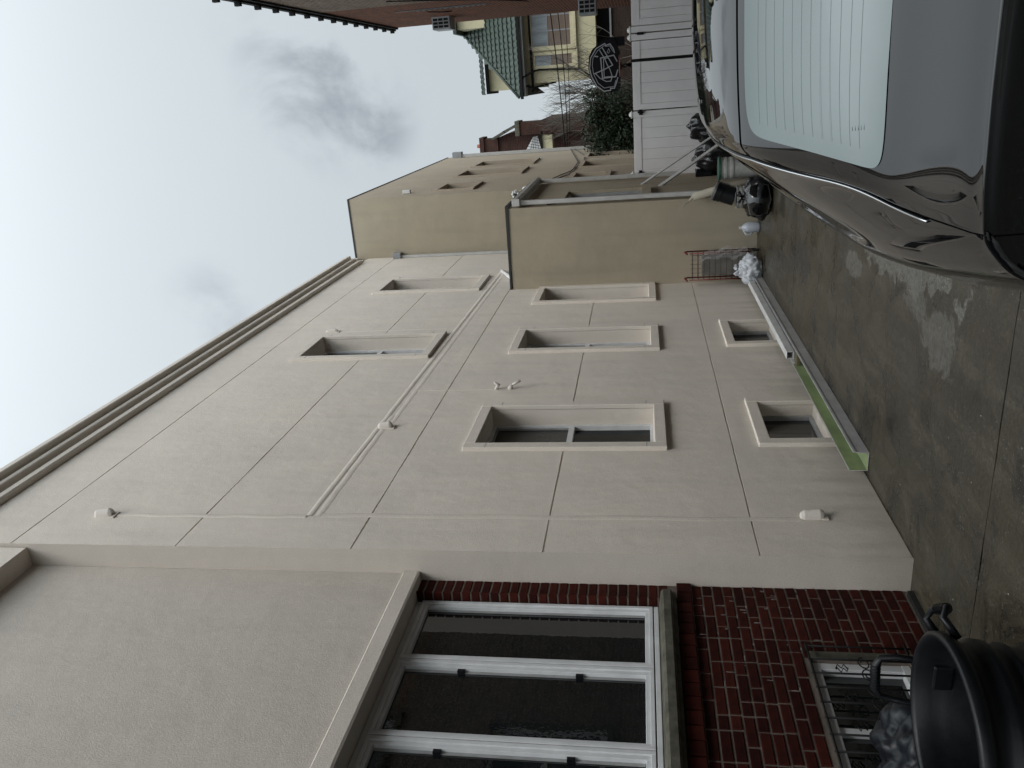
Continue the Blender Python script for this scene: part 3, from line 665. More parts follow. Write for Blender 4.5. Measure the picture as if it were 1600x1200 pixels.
# ------------------------------------------------------------------ neighbouring brick building
NB1 = brickwork('brown brickwork', (.15, .11, .085), (.09, .062, .046), (.32, .28, .23))
NB2 = brickwork('red brickwork', (.13, .038, .020), (.065, .022, .014), (.20, .15, .10))
NX = 1.62; NZ = 7.78
nb = thing('brick_building', 'tall brick building along the right edge with dark bracketed eave', 'building', (NX, 10, 0))
NWN = [(1.6, 2.7, 2.3, 3.9), (4.4, 5.5, 2.3, 3.9), (7.6, 8.7, 2.3, 3.9), (1.6, 2.7, 5.3, 6.8), (4.4, 5.5, 5.3, 6.8), (7.6, 8.7, 5.3, 6.8), (-1.6, -.5, 2.3, 3.9)]
m = MB(); ys = sorted({-6, 16.25} | {v for h in NWN for v in h[:2]}); zs = sorted({-.1, NZ} | {v for h in NWN for v in h[2:]})
for i in range(len(ys) - 1):
    for j in range(len(zs) - 1):
        cy, cz = (ys[i] + ys[i + 1]) / 2, (zs[j] + zs[j + 1]) / 2
        if any(h[0] < cy < h[1] and h[2] < cz < h[3] for h in NWN): continue
        m.quad((NX, ys[i + 1], zs[j]), (NX, ys[i], zs[j]), (NX, ys[i], zs[j + 1]), (NX, ys[i + 1], zs[j + 1]))
m.quad((NX, -6, -.1), (9, -6, -.1), (9, -6, NZ), (NX, -6, NZ))
m.build('brown_brick_wall', NB1, nb)
MB().box(NX + .004, 9, 16.25, 21.5, -.1, NZ).build('red_brick_wall', NB2, nb)
MB().box(NX + .3, 9, -5.9, 16.24, -.1, NZ - .02).build('building_core', INSIDE, nb)
for h in NWN:
    y0, y1, z0, z1 = h; x = NX + .10
    w = MB().box(x, x + .05, y0, y0 + .07, z0, z1).box(x, x + .05, y1 - .07, y1, z0, z1).box(x + .001, x + .05, y0 + .07, y1 - .07, z1 - .07, z1).box(x + .001, x + .05, y0 + .07, y1 - .07, z0, z0 + .07).box(x + .002, x + .05, y0 + .07, y1 - .07, (z0 + z1) / 2 - .03, (z0 + z1) / 2 + .03).build('window', ALU, nb)
    MB().box(x + .03, x + .04, y0 + .07, y1 - .07, z0 + .07, z1 - .07).build('pane', GLASS, w)
    r = MB(); r.box(NX, NX + .3, y0 - .02, y0, z0, z1).box(NX, NX + .3, y1, y1 + .02, z0, z1); r.build('reveal', STONE, w)
    MB().box(NX - .05, NX + .2, y0 - .1, y1 + .1, z0 - .09, z0 - .001).build('sill', STONE, w)
MB().box(NX - .07, 9, -6.1, 21.56, NZ, NZ + .10).build('eave', BLACKIRON, nb, bevel=.01)
MB().box(NX - .035, NX + .3, -6.05, 21.53, NZ - .07, NZ - .001).build('fascia', BLACKIRON, nb)
for k in range(20): MB().box(NX - .125, NX - .06, 8.0 + k * .70, 8.08 + k * .70, NZ - .005, NZ + .085).build('bracket', BLACKIRON, nb)
dk = MB()
for k in range(13): dk.box(NX - .012, NX + .01, 17.55 + (k % 2) * .0, 17.73, 4.75 + k * .115, 4.81 + k * .115)
dk.box(NX - .006, NX + .01, 17.45, 17.57, 4.7, 6.6); dk.build('toothed_brick_edge', BLACKTAR, nb)
dr = MB(); dr.tube([(NX - .03, 15.2 + 2.4 * k / 14, 6.1 - .9 * math.sin(math.pi * k / 14) * .35 - k * .16) for k in range(15)], .012, 5); dr.tube([(NX - .03, 17.8, 6.0), (NX - .05, 17.9, 5.7), (NX - .03, 18.1, 5.55), (NX - .03, 18.2, 5.75)], .012, 5)
dr.build('wall_cable', BLACKIRON, nb, smooth=True)
def aircon(y, z, w, h, d, label):
    t = thing('air_conditioner', label, 'air conditioner', (NX, y, z))
    b = MB().box(NX - d, NX + .1, y, y + w, z, z + h).build('casing', GREYMET, t, bevel=.015)
    for i in range(3):
        for j in range(3): MB().box(NX - d + .04 + j * (d - .05) / 3, NX - d + .02 + (j + 1) * (d - .05) / 3 - .005, y - .006, y - .001, z + .04 + i * (h - .05) / 3, z + .02 + (i + 1) * (h - .05) / 3).build('vent_opening', BLACKIRON, t)
    return t
aircon(19.5, 5.92, .55, .42, .27, 'grey air conditioner jutting high from the brick wall at the roof')
aircon(18.6, 2.56, .55, .38, .30, 'pale air conditioner jutting low from the brick wall over the fence')

# ------------------------------------------------------------------ yellow house with green tiled roof
YEL = material('pale yellow stucco', (.50, .455, .30), .9, (.44, .40, .26), 3, bump=.6, bscale=12)
YTR = material('yellow painted trim', (.54, .49, .33), .7, (.47, .42, .27), 5)
GRN = material('green glazed roof tile', (.026, .042, .031), .6, (.015, .026, .019), 5)
DBROWN = brickwork('dark brown brickwork', (.045, .030, .023), (.032, .022, .017), (.05, .042, .036), bh=.075)
yh = thing('tiled_house', 'pale yellow stucco house with green tiled roof beyond the fence', 'house', (.07, 30, 0))
x0, x1, y0, y1 = .07, 7.0, 30.0, 38.0
MB().box(x0, x1, y0, y1, 3.15, 5.75).build('upper_wall', YEL, yh)
MB().box(-1.2, x1, y0 + .35, y1, -.1, 2.62).build('lower_brick_wall', DBROWN, yh)
MB().box(x0 + .15, x1, y0 + .9, y1 - .1, 2.55, 3.2).build('porch_gap', INSIDE, yh)
MB().box(-1.25, x1, y0 + .28, y0 + .5, 2.62, 2.68).build('porch_ledge', GREYMET, yh)
def roof_plane(o, ex, es, nu, nv, cut, name, mat, parent):
    """rows of curved tiles laid on a sloping plane: o origin at eave, ex along eave, es up the slope"""
    o = Vector(o); ex = Vector(ex); es = Vector(es); nrm = ex.cross(es).normalized(); m = MB(); sub = 4
    lx = ex.length / nu; lv = es.length / nv; ux = ex.normalized(); uv = es.normalized()
    for r in range(nv):
        for q in range(nu):
            if cut and not cut((q + .5) / nu, (r + .5) / nv): continue
            base = len(m.v)
            for k in range(sub + 1):
                a = k / sub; wv = .035 * math.sin(math.pi * a) + random.uniform(-.003, .003); px = q * lx + a * lx + (.5 * lx if False else 0)
                d = .02 * math.sin(math.pi * a)
                for (vv, lift) in ((r * lv - .04 - d, .045), (r * lv + lv, .0)):
                    m.v.append(tuple(o + ux * px + uv * vv + nrm * (wv + lift)))
                m.v.append(tuple(o + ux * px + uv * (r * lv - .04 - d) + nrm * (wv + .012)))
            for k in range(sub):
                b = base + k * 3; m.f.append((b, b + 3, b + 4, b + 1)); m.f.append((b + 2, b + 5, b + 3, b))
    ob = m.build(name, mat, parent); tag(ob, kind='stuff'); return ob
# front slope with a hipped left end
e0 = (-.34, 29.45, 5.80); ridge_z = 8.5
MB().poly([(-.34, 29.45, 5.78), (7.2, 29.45, 5.78), (7.2, 33.0, ridge_z - .03), (2.25, 33.0, ridge_z - .03)]).poly([(-.34, 29.45, 5.78), (2.25, 33.0, ridge_z - .03), (-.34, 37, 5.78)]).build('roof_deck', FLASH, yh)
sl_ = Vector((0, 3.55, ridge_z - 5.80))
roof_plane(e0, (7.4, 0, 0), sl_, 37, 14, lambda u, v: u * 7.4 > v * 2.60 - .12, 'roof_tiles', GRN, yh)
MB().tube([(-.36, 29.42, 5.86), (2.25, 33.0, ridge_z + .05)], .05, 8).build('hip_cap', GRN, yh, smooth=True)
MB().box(-.42, 7.2, 29.36, 29.47, 5.70, 5.80).build('gutter', BLACKIRON, yh, bevel=.01)
MB().box(-.34, 7.2, 29.47, 30.0, 5.62, 5.70).build('soffit', GREYMET, yh)
MB().box(x0 - .3, 7.1, 29.93, 30.0, 5.38, 5.46).build('upper_trim', BLACKIRON, yh)
dp = MB(); dp.tube([(.28, 29.42, 5.70), (.48, 29.9, 5.30), (.50, 29.93, 5.15), (.42, 29.93, 3.72), (.20, 29.93, 3.45), (.16, 29.93, 3.2)], .035, 8); dp.build('downspout', BLACKIRON, yh, smooth=True)
MB().tube([(0.02, 29.6, 5.66), (-.08, 29.8, 5.4), (.06, 30.1, 4.6)], .035, 8).build('downspout', BLACKIRON, yh, smooth=True)
CURT = material('pale curtain behind glass', (.30, .34, .36), .2, (.16, .17, .18), 3, streak=(1, 1, .2)); BLIND = material('brown blind behind glass', (.13, .10, .08), .25, (.20, .15, .12), 9, streak=(.3, 1, 5))
for (a, b, z0, z1) in ((1.24, 3.2, 4.02, 5.36), (.62, .95, 4.0, 5.28)):
    q = .13 if a > 1 else .10
    w = MB().box(a - q, a, y0 - .07, y0, z0 - .12, z1 + .02).box(b, b + q, y0 - .07, y0, z0 - .12, z1 + .02).box(a, b, y0 - .069, y0, z1, z1 + .02).box(a - q - .05, b + q + .05, y0 - .11, y0, z0 - .20, z0 - .121).box(a, b, y0 - .069, y0, z0 - .12, z0).build('window', YTR, yh)
    zm = z0 + (z1 - z0) * .60
    MB().box(a, b, y0 - .03, y0 - .015, zm, z1).build('pane', CURT, w); MB().box(a, b, y0 - .03, y0 - .015, z0, zm - .03).build('pane', BLIND, w); MB().box(a, b, y0 - .045, y0 - .01, zm - .03, zm).build('mid_rail', GREYMET, w)
    for kk in range(1, 4 if a > 1 else 1): xx = a + (b - a) * kk / 4; MB().box(xx - .02, xx + .02, y0 - .04, y0 - .01, z0, z1).build('mullion', GREYMET, w)
MB().box(-.10, 3.2, 35, 37, 5.6, 7.90).build('gable_wall', YEL, yh)
MB().box(-.20, 3.3, 34.75, 37.2, 7.86, 7.96).build('gable_fascia', BLACKIRON, yh)
roof_plane((-.22, 34.7, 7.98), (3.5, 0, 0), (0, .9, .33), 17, 3, None, 'gable_roof_tiles', GRN, yh)
MB().box(2.10, 2.9, 31.2, 33.5, 6.2, 8.25).build('dormer_wall', YEL, yh)
MB().box(1.95, 3.0, 31.0, 33.6, 8.22, 8.34).build('dormer_roof', GRN, yh)

# ------------------------------------------------------------------ far brick house with chimneys
DB2 = brickwork('dark old brickwork', (.065, .030, .023), (.042, .021, .017), (.075, .06, .05), bw=.22, bh=.08)
bh = thing('chimney_house', 'dark brick house with stepped gable and tall chimney far behind the fence', 'house', (-2.6, 38, 0))
MB().prism([(-5, 38, 0), (-1.50, 38, 0), (-1.50, 38, 6.2), (-1.9, 38, 7.0), (-1.98, 38, 7.75), (-2.15, 38, 8.25), (-2.85, 38, 8.25), (-2.85, 38, 7.9), (-5, 38, 6.0)], (0, 6, 0)).build('gable_wall', DB2, bh)
ch = MB().box(-2.78, -2.16, 37.9, 38.8, 8.2, 9.0).build('chimney', DB2, bh); MB().box(-2.86, -2.08, 37.82, 38.88, 8.85, 9.05).build('chimney_cap', DB2, ch); MB().lathe([(.09, 0), (.08, .2), (.001, .2)], (-2.47, 38.3, 9.05), 10).build('chimney_pot', material('clay pot', (.35, .12, .08), .8), ch)
MB().box(-2.04, -1.50, 37.2, 38.4, 0, 7.15).build('buttress_wall', DB2, bh); MB().box(-2.08, -1.44, 37.14, 38.4, 7.05, 7.25).build('buttress_cap', STONE, bh)
for (xa, za, xb2, zb2) in ((-2.12, 8.42, -1.86, 7.80), (-1.84, 7.86, -1.62, 7.26)):
    MB().prism([(xa - .06, 37.3, za - .12), (xb2 - .02, 37.3, zb2 - .12), (xb2 + .04, 37.3, zb2), (xa, 37.3, za)], (0, .9, 0)).build('coping', STONE, bh)
lat = MB().poly([(-3.0, 36.9, 6.02), (-2.12, 36.9, 6.22), (-2.12, 36.9, 6.40), (-3.0, 36.9, 6.98)]).build('white_gable_panel', WHITEP, bh)
lm = MB()
for k in range(9):
    x = -3.0 + k * .11; lm.tube([(x, 36.88, 6.05), (x + .16, 36.88, 6.9 - k * .05)], .008, 4)
for k in range(4): lm.tube([(-3.0, 36.88, 6.2 + k * .16), (-2.12, 36.88, 6.24 + k * .05)], .008, 4)
lm.build('lattice', BLACKIRON, lat)
MB().box(-3.2, -2.1, 36.7, 37.3, 5.55, 6.0).build('yellow_panel', YEL, bh); MB().box(-3.2, -1.9, 36.6, 37.0, 6.0, 6.06).build('ledge', BLACKIRON, bh)
rw = MB().box(-6, 1.0, 44, 45, -.1, 3.9).build('brick_garden_building', NB2, None); tag(rw, 'low red brick building glimpsed behind the bare tree', 'building')

# ------------------------------------------------------------------ tree, shrub
BARK = material('grey bark', (.13, .115, .095), .9, (.08, .07, .06), 8)
def branch(m, p, d, ln, r, depth, rs, up_=.12, spread=.55):
    pts = [p]; q = p.copy(); dd = d.copy(); n = 3
    for k in range(n):
        dd = (dd + Vector((rs.uniform(-.16, .16), rs.uniform(-.16, .16), rs.uniform(-.05, .16) + up_ * .3))).normalized(); q = q + dd * ln / n; pts.append(q.copy())
    m.tube(pts, r, 5 if depth > 2 else 3, r1=r * .62)
    if depth == 0: return
    nb_ = rs.choice((2, 3, 3)) if depth > 1 else 3
    for k in range(nb_):
        a = rs.uniform(0, 6.28); side = Vector((math.cos(a), math.sin(a), rs.uniform(-.1, .5)))
        nd = (dd + side * spread * rs.uniform(.6, 1.2)).normalized()
        base = pts[-1] if k == 0 else pts[rs.choice((1, 2, 3))]
        branch(m, base, nd, ln * rs.uniform(.62, .82), r * .58, depth - 1, rs, up_, spread)
def tree(loc, label, h, r, depth, seed, lean=(0, 0), spread=.6, name='bare_tree', grp=None):
    rs = random.Random(seed); t = thing(name, label, 'tree', loc, grp); tm = MB(); tm.tube([Vector(loc), Vector(loc) + Vector((lean[0] * .4, lean[1], h * .2)), Vector(loc) + Vector((lean[0], lean[1], h * .38))], [r, r * .8, r * .7], 8); tm.build('trunk', BARK, t, smooth=True)
    cm = MB(); top = Vector(loc) + Vector((lean[0], lean[1], h * .38))
    for k in range(4):
        a = k * 1.6 + rs.uniform(-.4, .4); branch(cm, top, Vector((math.cos(a) * .55, math.sin(a) * .4, 1)).normalized(), h * .24, r * .5, depth, rs, spread=spread)
    cm.build('crown', BARK, t); return t
tree((-.75, 26.5, 0), 'bare grey tree with dense fine twigs left of the yellow house', 4.6, .09, 5, 3)
tree((-.25, 27.4, 0), 'bare tree crown touching the left corner of the yellow house', 4.9, .08, 5, 21)
tree((-1.15, 28.3, 0), 'bare tree in the gap beside the far brick house', 4.1, .08, 5, 11)
tree((.35, 25.0, 0), 'thin bare sapling in front of the yellow house windows', 4.1, .03, 3, 5, lean=(.3, 0), spread=.9)
tree((-.2, 19.4, 0), 'low leafless twiggy bush under the backboard', 2.15, .025, 4, 8, spread=.9)
LEAF = material('evergreen leaf', (.012, .024, .010), .6, (.028, .042, .02), 2.5, rough2=.5, spec=.3)
HOLLY = thing('evergreen_shrub', 'dark green broadleaf evergreen shrub just beyond the fence', 'shrub', (-1.05, 23.2, 0))
sm = MB(); rs = random.Random(5)
for k in range(9): sm.tube([Vector((-1.05, 23.2, 0)), Vector((-1.05 + rs.uniform(-.5, .5), 23.2 + rs.uniform(-.3, .3), 1.5)), Vector((-1.05 + rs.uniform(-.9, .9), 23.2 + rs.uniform(-.6, .6), 3.0))], .03, 5, r1=.008)
sm.build('stem', BARK, HOLLY)
lf = MB()
clumps = [(-1.1 + rs.uniform(-.85, .75), 23.2 + rs.uniform(-.7, .7), rs.uniform(.5, 3.0), rs.uniform(.18, .42)) for _ in range(170)]
for (cx, cy, cz, cr) in clumps:
    for k in range(150):
        v = Vector((rs.gauss(0, 1), rs.gauss(0, 1), rs.gauss(0, 1))).normalized() * cr * rs.uniform(.55, 1.05); p = Vector((cx, cy, cz)) + v
        if p.z < .1: continue
        n = (v.normalized() + Vector((rs.uniform(-.7, .7), rs.uniform(-.7, .7), rs.uniform(-.4, 1)))).normalized(); a = n.orthogonal().normalized(); b = n.cross(a); s = rs.uniform(.03, .06)
        an = rs.uniform(0, 6.28); a, b = a * math.cos(an) + b * math.sin(an), b * math.cos(an) - a * math.sin(an)
        lf.quad(tuple(p - a * s), tuple(p - b * s * .45 + n * s * .2), tuple(p + a * s), tuple(p + b * s * .45 + n * s * .2))
lf.build('leaf_crown', LEAF, HOLLY)

# ------------------------------------------------------------------ basketball backboard
bb = thing('basketball_backboard', 'black rounded basketball backboard with white outline emblem above the fence', 'basketball hoop', (.29, 20.6, 0))
BBK = material('black backboard', (.006, .006, .008), .6, spec=.15); BWH = material('worn white line paint', (.36, .37, .39), .6)
def cX(cy): return .893 - (40 + cy / 9.23 - 61) * .01411
def cZ(cx): return 2.875 - (900 + cx / 9.23 - 920) * .01504
YB = 20.5
out = [(175, 600), (190, 430), (240, 330), (300, 280), (380, 225), (470, 190), (560, 195), (600, 290), (640, 400), (630, 560), (640, 800), (630, 930), (560, 960), (450, 972), (360, 930), (270, 850), (210, 760)]
MB().prism([(cX(b), YB, cZ(a)) for a, b in out], (0, .05, 0)).build('board', BBK, bb)
st = [[(560, 400), (545, 340), (500, 270), (440, 285), (425, 258), (300, 318), (215, 450), (195, 600), (220, 720), (290, 860), (390, 945), (490, 940), (490, 908), (545, 915), (575, 840), (600, 760)],
      [(540, 380), (495, 295), (440, 300), (420, 285), (320, 350), (250, 450), (235, 560), (250, 680), (310, 820), (400, 900), (470, 890), (545, 890), (570, 800)],
      [(595, 525), (550, 435), (360, 460), (378, 755), (570, 745), (605, 640)], [(470, 462), (400, 478), (402, 740), (515, 738)],
      [(350, 350), (420, 480), (450, 560), (490, 640), (520, 740), (495, 805), (430, 805), (340, 750), (280, 680)], [(260, 680), (400, 632), (530, 575), (470, 465), (385, 310)], [(278, 428), (320, 436)], [(455, 385), (480, 335), (495, 375), (475, 400), (455, 385)]]
sm = MB()
for k, p in enumerate(st):
    w_ = (.011, .006, .012, .008, .009, .011, .012, .005)[k]
    for (a, b), (c_, d) in zip(p[:-1], p[1:]):
        A = Vector((cX(b), YB - .004, cZ(a))); B = Vector((cX(d), YB - .004, cZ(c_))); t_ = (B - A).normalized(); n_ = Vector((-t_.z, 0, t_.x)) * w_; e = t_ * w_ * .6
        sm.quad(tuple(A - n_ - e), tuple(B - n_ + e), tuple(B + n_ + e), tuple(A + n_ - e))
    sm_y = 0
for i, v in enumerate(sm.v): sm.v[i] = (v[0], v[1] - .0004 * (i // 4), v[2])
sm.build('painted_emblem', BWH, bb)
rm = MB(); rm.tube([(.28 + .23 * math.cos(a), YB - .30 + .23 * math.sin(a), 2.14) for a in [q * math.pi / 12 for q in range(25)]], .011, 6); rm.build('rim', material('faded orange paint', (.30, .13, .10), .6), bb, smooth=True)
MB().box(.20, .36, YB - .07, YB, 2.10, 2.20).build('rim_bracket', BBK, bb)
MB().box(.24, .33, YB + .45, YB + .54, 0, 2.3).box(.25, .32, YB + .05, YB + .5, 2.3, 2.37).box(.72, .92, YB + .03, YB + .09, 2.02, 2.42).build('pole', BBK, bb)

# ------------------------------------------------------------------ overhead cables
for (lab, a, b, sag, r) in (('upper overhead cable strung from the brick building to the block corner', (4.2, 22.2, 4.18), (-1.80, 24.15, 3.86), .08, .016), ('middle overhead cable strung just under the upper one', (4.2, 22.2, 4.02), (-1.80, 24.15, 3.80), .16, .012), ('lowest and thinnest overhead cable in front of the yellow house', (4.2, 22.1, 3.72), (-1.80, 24.15, 3.74), .14, .009)):
    m = MB(); A, B = Vector(a), Vector(b); m.tube([A + (B - A) * (k / 16) - Vector((0, 0, sag * 4 * (k / 16) * (1 - k / 16))) for k in range(17)], r, 6); tag(m.build('overhead_cable', BLACKIRON, None, smooth=True), lab, 'cable')
dw = MB()
for o_ in (0, 1):
    dw.tube([(XK + .03, 24.1, 3.7 - o_ * .1), (XK + .02, 21.8, 3.42 - .28 * o_), (XK + .02, 20.0, 3.20 - .14 * o_), (XK + .02, 18.2, 3.20 + .02 * o_), (XK + .02, 17.4, 3.38 - .18 * o_), (XK + .03, 16.5, 3.52 - .1 * o_), (XK + .04, 15.9, 3.68 - .03 * o_), (XK + .08, 15.35, 3.82)], .011, 5)
tag(dw.build('drop_wire', material('grey brown wire', (.09, .08, .07), .7), None, smooth=True), 'pair of thin wires drooping across the rear block wall', 'wire')

# ------------------------------------------------------------------ car : one smooth lofted surface cut into panels
PAINT = material('black car paint', (.004, .0042, .005), .02, ior=1.58, spec=.5)
RGLASS = material('pale reflecting rear window glass', (.034, .078, .073), .035, (.078, .122, .114), 1.6, ior=2.08, spec=.6)  # teal tint; its colour mottling imitates uneven reflection and dust
CGLASS = material('black car window glass', (.006, .006, .007), .02, ior=1.6)
GAP = material('black rubber gap', (.004, .004, .004), .7); CHROME = material('bright window moulding', (.55, .56, .58), .15, metal=1.0)
RUBBER = material('tyre rubber', (.02, .02, .02), .85, bump=.3, bscale=30); RIM = material('grey alloy', (.3, .3, .31), .3, metal=.9); TAIL = material('dark red tail lamp lens', (.09, .004, .006), .05)
X0 = .30
ST = [(1.71, [(0, .30), (.55, .30), (.66, .35), (.68, .39), (.66, .43), (.60, .46), (.5, .48), (.4, .49), (.3, .49), (0, .49)]),
      (1.65, [(0, .24), (.62, .26), (.72, .42), (.74, .50), (.71, .57), (.66, .62), (.58, .645), (.45, .655), (.3, .66), (0, .66)]),
      (1.70, [(0, .22), (.66, .25), (.76, .42), (.775, .58), (.73, .74), (.67, .82), (.58, .86), (.45, .88), (.3, .885), (0, .89)]),
      (1.672, [(0, .21), (.68, .24), (.78, .42), (.80, .64), (.745, .88), (.675, .975), (.59, 1.005), (.45, 1.02), (.3, 1.027), (0, 1.03)]),
      (1.73, [(0, .20), (.70, .23), (.80, .42), (.82, .67), (.765, .90), (.69, .995), (.61, 1.025), (.48, 1.042), (.3, 1.052), (0, 1.058)]),
      (2.08, [(0, .20), (.76, .22), (.86, .44), (.88, .70), (.82, .93), (.75, 1.02), (.655, 1.058), (.57, 1.085), (.38, 1.099), (0, 1.105)]),
      (2.35, [(0, .20), (.79, .22), (.885, .44), (.91, .71), (.86, .93), (.785, 1.03), (.64, 1.115), (.575, 1.198), (.41, 1.235), (0, 1.25)]),
      (2.68, [(0, .20), (.81, .22), (.90, .44), (.93, .72), (.89, .94), (.80, 1.04), (.66, 1.19), (.56, 1.342), (.44, 1.373), (0, 1.388)]),
      (3.05, [(0, .20), (.82, .22), (.91, .44), (.94, .72), (.905, .94), (.815, 1.04), (.69, 1.22), (.555, 1.385), (.42, 1.420), (0, 1.440)]),
      (3.6, [(0, .20), (.83, .22), (.92, .44), (.95, .72), (.92, .94), (.825, 1.04), (.70, 1.22), (.555, 1.388), (.42, 1.428), (0, 1.455)]),
      (4.25, [(0, .20), (.83, .22), (.92, .44), (.95, .72), (.93, .94), (.83, 1.04), (.69, 1.21), (.54, 1.36), (.40, 1.405), (0, 1.43)]),
      (4.75, [(0, .20), (.83, .22), (.92, .44), (.95, .72), (.93, .94), (.83, 1.04), (.69, 1.14), (.54, 1.24), (.40, 1.28), (0, 1.30)]),
      (5.3, [(0, .20), (.82, .22), (.91, .44), (.94, .72), (.91, .92), (.82, .99), (.68, 1.02), (.54, 1.04), (.40, 1.05), (0, 1.06)]),
      (5.9, [(0, .20), (.79, .22), (.88, .44), (.91, .68), (.86, .85), (.78, .91), (.66, .94), (.52, .955), (.38, .965), (0, .98)]),
      (6.35, [(0, .22), (.72, .24), (.80, .42), (.82, .60), (.76, .72), (.68, .78), (.58, .81), (.46, .825), (.34, .835), (0, .85)]),
      (6.52, [(0, .25), (.58, .27), (.66, .40), (.67, .50), (.62, .57), (.55, .61), (.48, .63), (.38, .64), (.28, .645), (0, .65)]),
      (6.54, [(0, .30), (.45, .32), (.50, .38), (.50, .41), (.46, .43), (.40, .44), (.34, .45), (.28, .45), (.2, .45), (0, .45)])]
def cr(p0, p1, p2, p3, t): return .5 * ((2 * p1) + (-p0 + p2) * t + (2 * p0 - 5 * p1 + 4 * p2 - p3) * t * t + (-p0 + 3 * p1 - 3 * p2 + p3) * t * t * t)
def surf(s, u):
    ns = len(ST) - 1; s = min(max(s, 0), ns - 1e-6); u = min(max(u, 0), 9 - 1e-6); i = int(s); ts = s - i; j = int(u); tu = u - j
    rows = []
    for k in (-1, 0, 1, 2):
        ii = min(max(i + k, 0), ns); Y, pr = ST[ii]; q = []
        for jj in (j - 1, j, j + 1, j + 2):
            if jj > 9: w_, z_ = pr[18 - jj]; q.append((-w_, z_))
            elif jj < 0: w_, z_ = pr[-jj]; q.append((-w_, z_))
            else: q.append(pr[jj])
        rows.append((Y, cr(q[0][0], q[1][0], q[2][0], q[3][0], tu), cr(q[0][1], q[1][1], q[2][1], q[3][1], tu)))
    Y = cr(*[r[0] for r in rows], ts); w = cr(*[r[1] for r in rows], ts); z = cr(*[r[2] for r in rows], ts)
    Y += .17 * (max(w, 0) / .82) ** 3 * max(0, 1 - s / 6.0) - .20 * (max(w, 0) / .82) ** 3 * max(0, (s - 13) / 3)      # plan curvature of tail and nose
    return Vector((max(w, 0), Y, z))
def sn(s, u, off, side):
    p = surf(s, u); a = surf(s + .02, u) - surf(s - .02, u); b = surf(s, min(u + .02, 9)) - surf(s, u - .02); n = a.cross(b)
    n = n.normalized() if n.length > 1e-9 else Vector((0, 0, 1))
    if n.dot(Vector((p.x * .8 + .001, 0, p.z - .6))) < 0 and s > 3: n = -n
    if s <= 3 and n.y > 0: n = -n
    p = p + n * off; return (X0 - side * p.x, p.y, p.z)
UB = [(0, 5.0), (2, 5.2), (3, 5.35), (4, 5.55), (5, 6.15), (6, 6.65), (7, 7.0), (10, 7.0), (11, 6.9), (12, 5.6), (16, 5.4)]
def ub(s):
    for (a, b), (c_, d) in zip(UB[:-1], UB[1:]):
        if a <= s <= c_: t = (s - a) / (c_ - a); t = t * t * (3 - 2 * t) if False else t; return b + (d - b) * t
    return UB[-1][1]
car = thing('parked_car', 'glossy black sedan with pale rear window parked in the driveway', 'car', (X0, 4.0, 0))
def patch(name, mat, s0, s1, ns, fu0, fu1, nu, sides=(1, -1), off=0.0, mirror_join=False, parent=None):
    m = MB()
    for side in sides:
        b0 = len(m.v)
        for i in range(ns + 1):
            s = s0 + (s1 - s0) * i / ns
            for j in range(nu + 1):
                u = fu0(s) + (fu1(s) - fu0(s)) * j / nu; m.v.append(sn(s, u, off, side))
        for i in range(ns):
            for j in range(nu):
                a = b0 + i * (nu + 1) + j; q = (a, a + nu + 1, a + nu + 2, a + 1); m.f.append(q if side > 0 else q[::-1])
    o = m.build(name, mat, parent or car, smooth=True)
    bmm = __import__('bmesh').new(); bmm.from_mesh(o.data); __import__('bmesh').ops.remove_doubles(bmm, verts=bmm.verts, dist=.0004); bmm.to_mesh(o.data); bmm.free()
    return o
dg = .025
K = lambda v: (lambda s: v)
patch('body', PAINT, 0, 16, 150, K(0), lambda s: ub(s) - dg, 60)
patch('trunk_lid', PAINT, 2.02, 7.03, 90, lambda s: ub(s) + dg, K(9), 34)
patch('rear_bumper', PAINT, 0, 1.98, 20, lambda s: ub(s) + dg * .2, K(9), 20)
patch('roof', PAINT, 7.075, 16, 110, lambda s: ub(s) + dg, K(9), 34)
patch('panel_gap', GAP, 0, 16, 150, lambda s: ub(s) - .12, lambda s: ub(s) + .12, 4, off=-.008); patch('panel_gap', GAP, 6.9, 7.2, 3, lambda s: ub(s), K(9), 24, off=-.008)
patch('inner_shell', GAP, .3, 15.8, 60, K(.5), K(9), 30, off=-.03)
for side in (1, -1): MB().tube([sn(s_ * .1, ub(s_ * .1) - .075, .003, side) for s_ in range(46, 112)], .0045, 6).build('window_moulding', CHROME, car, smooth=True)
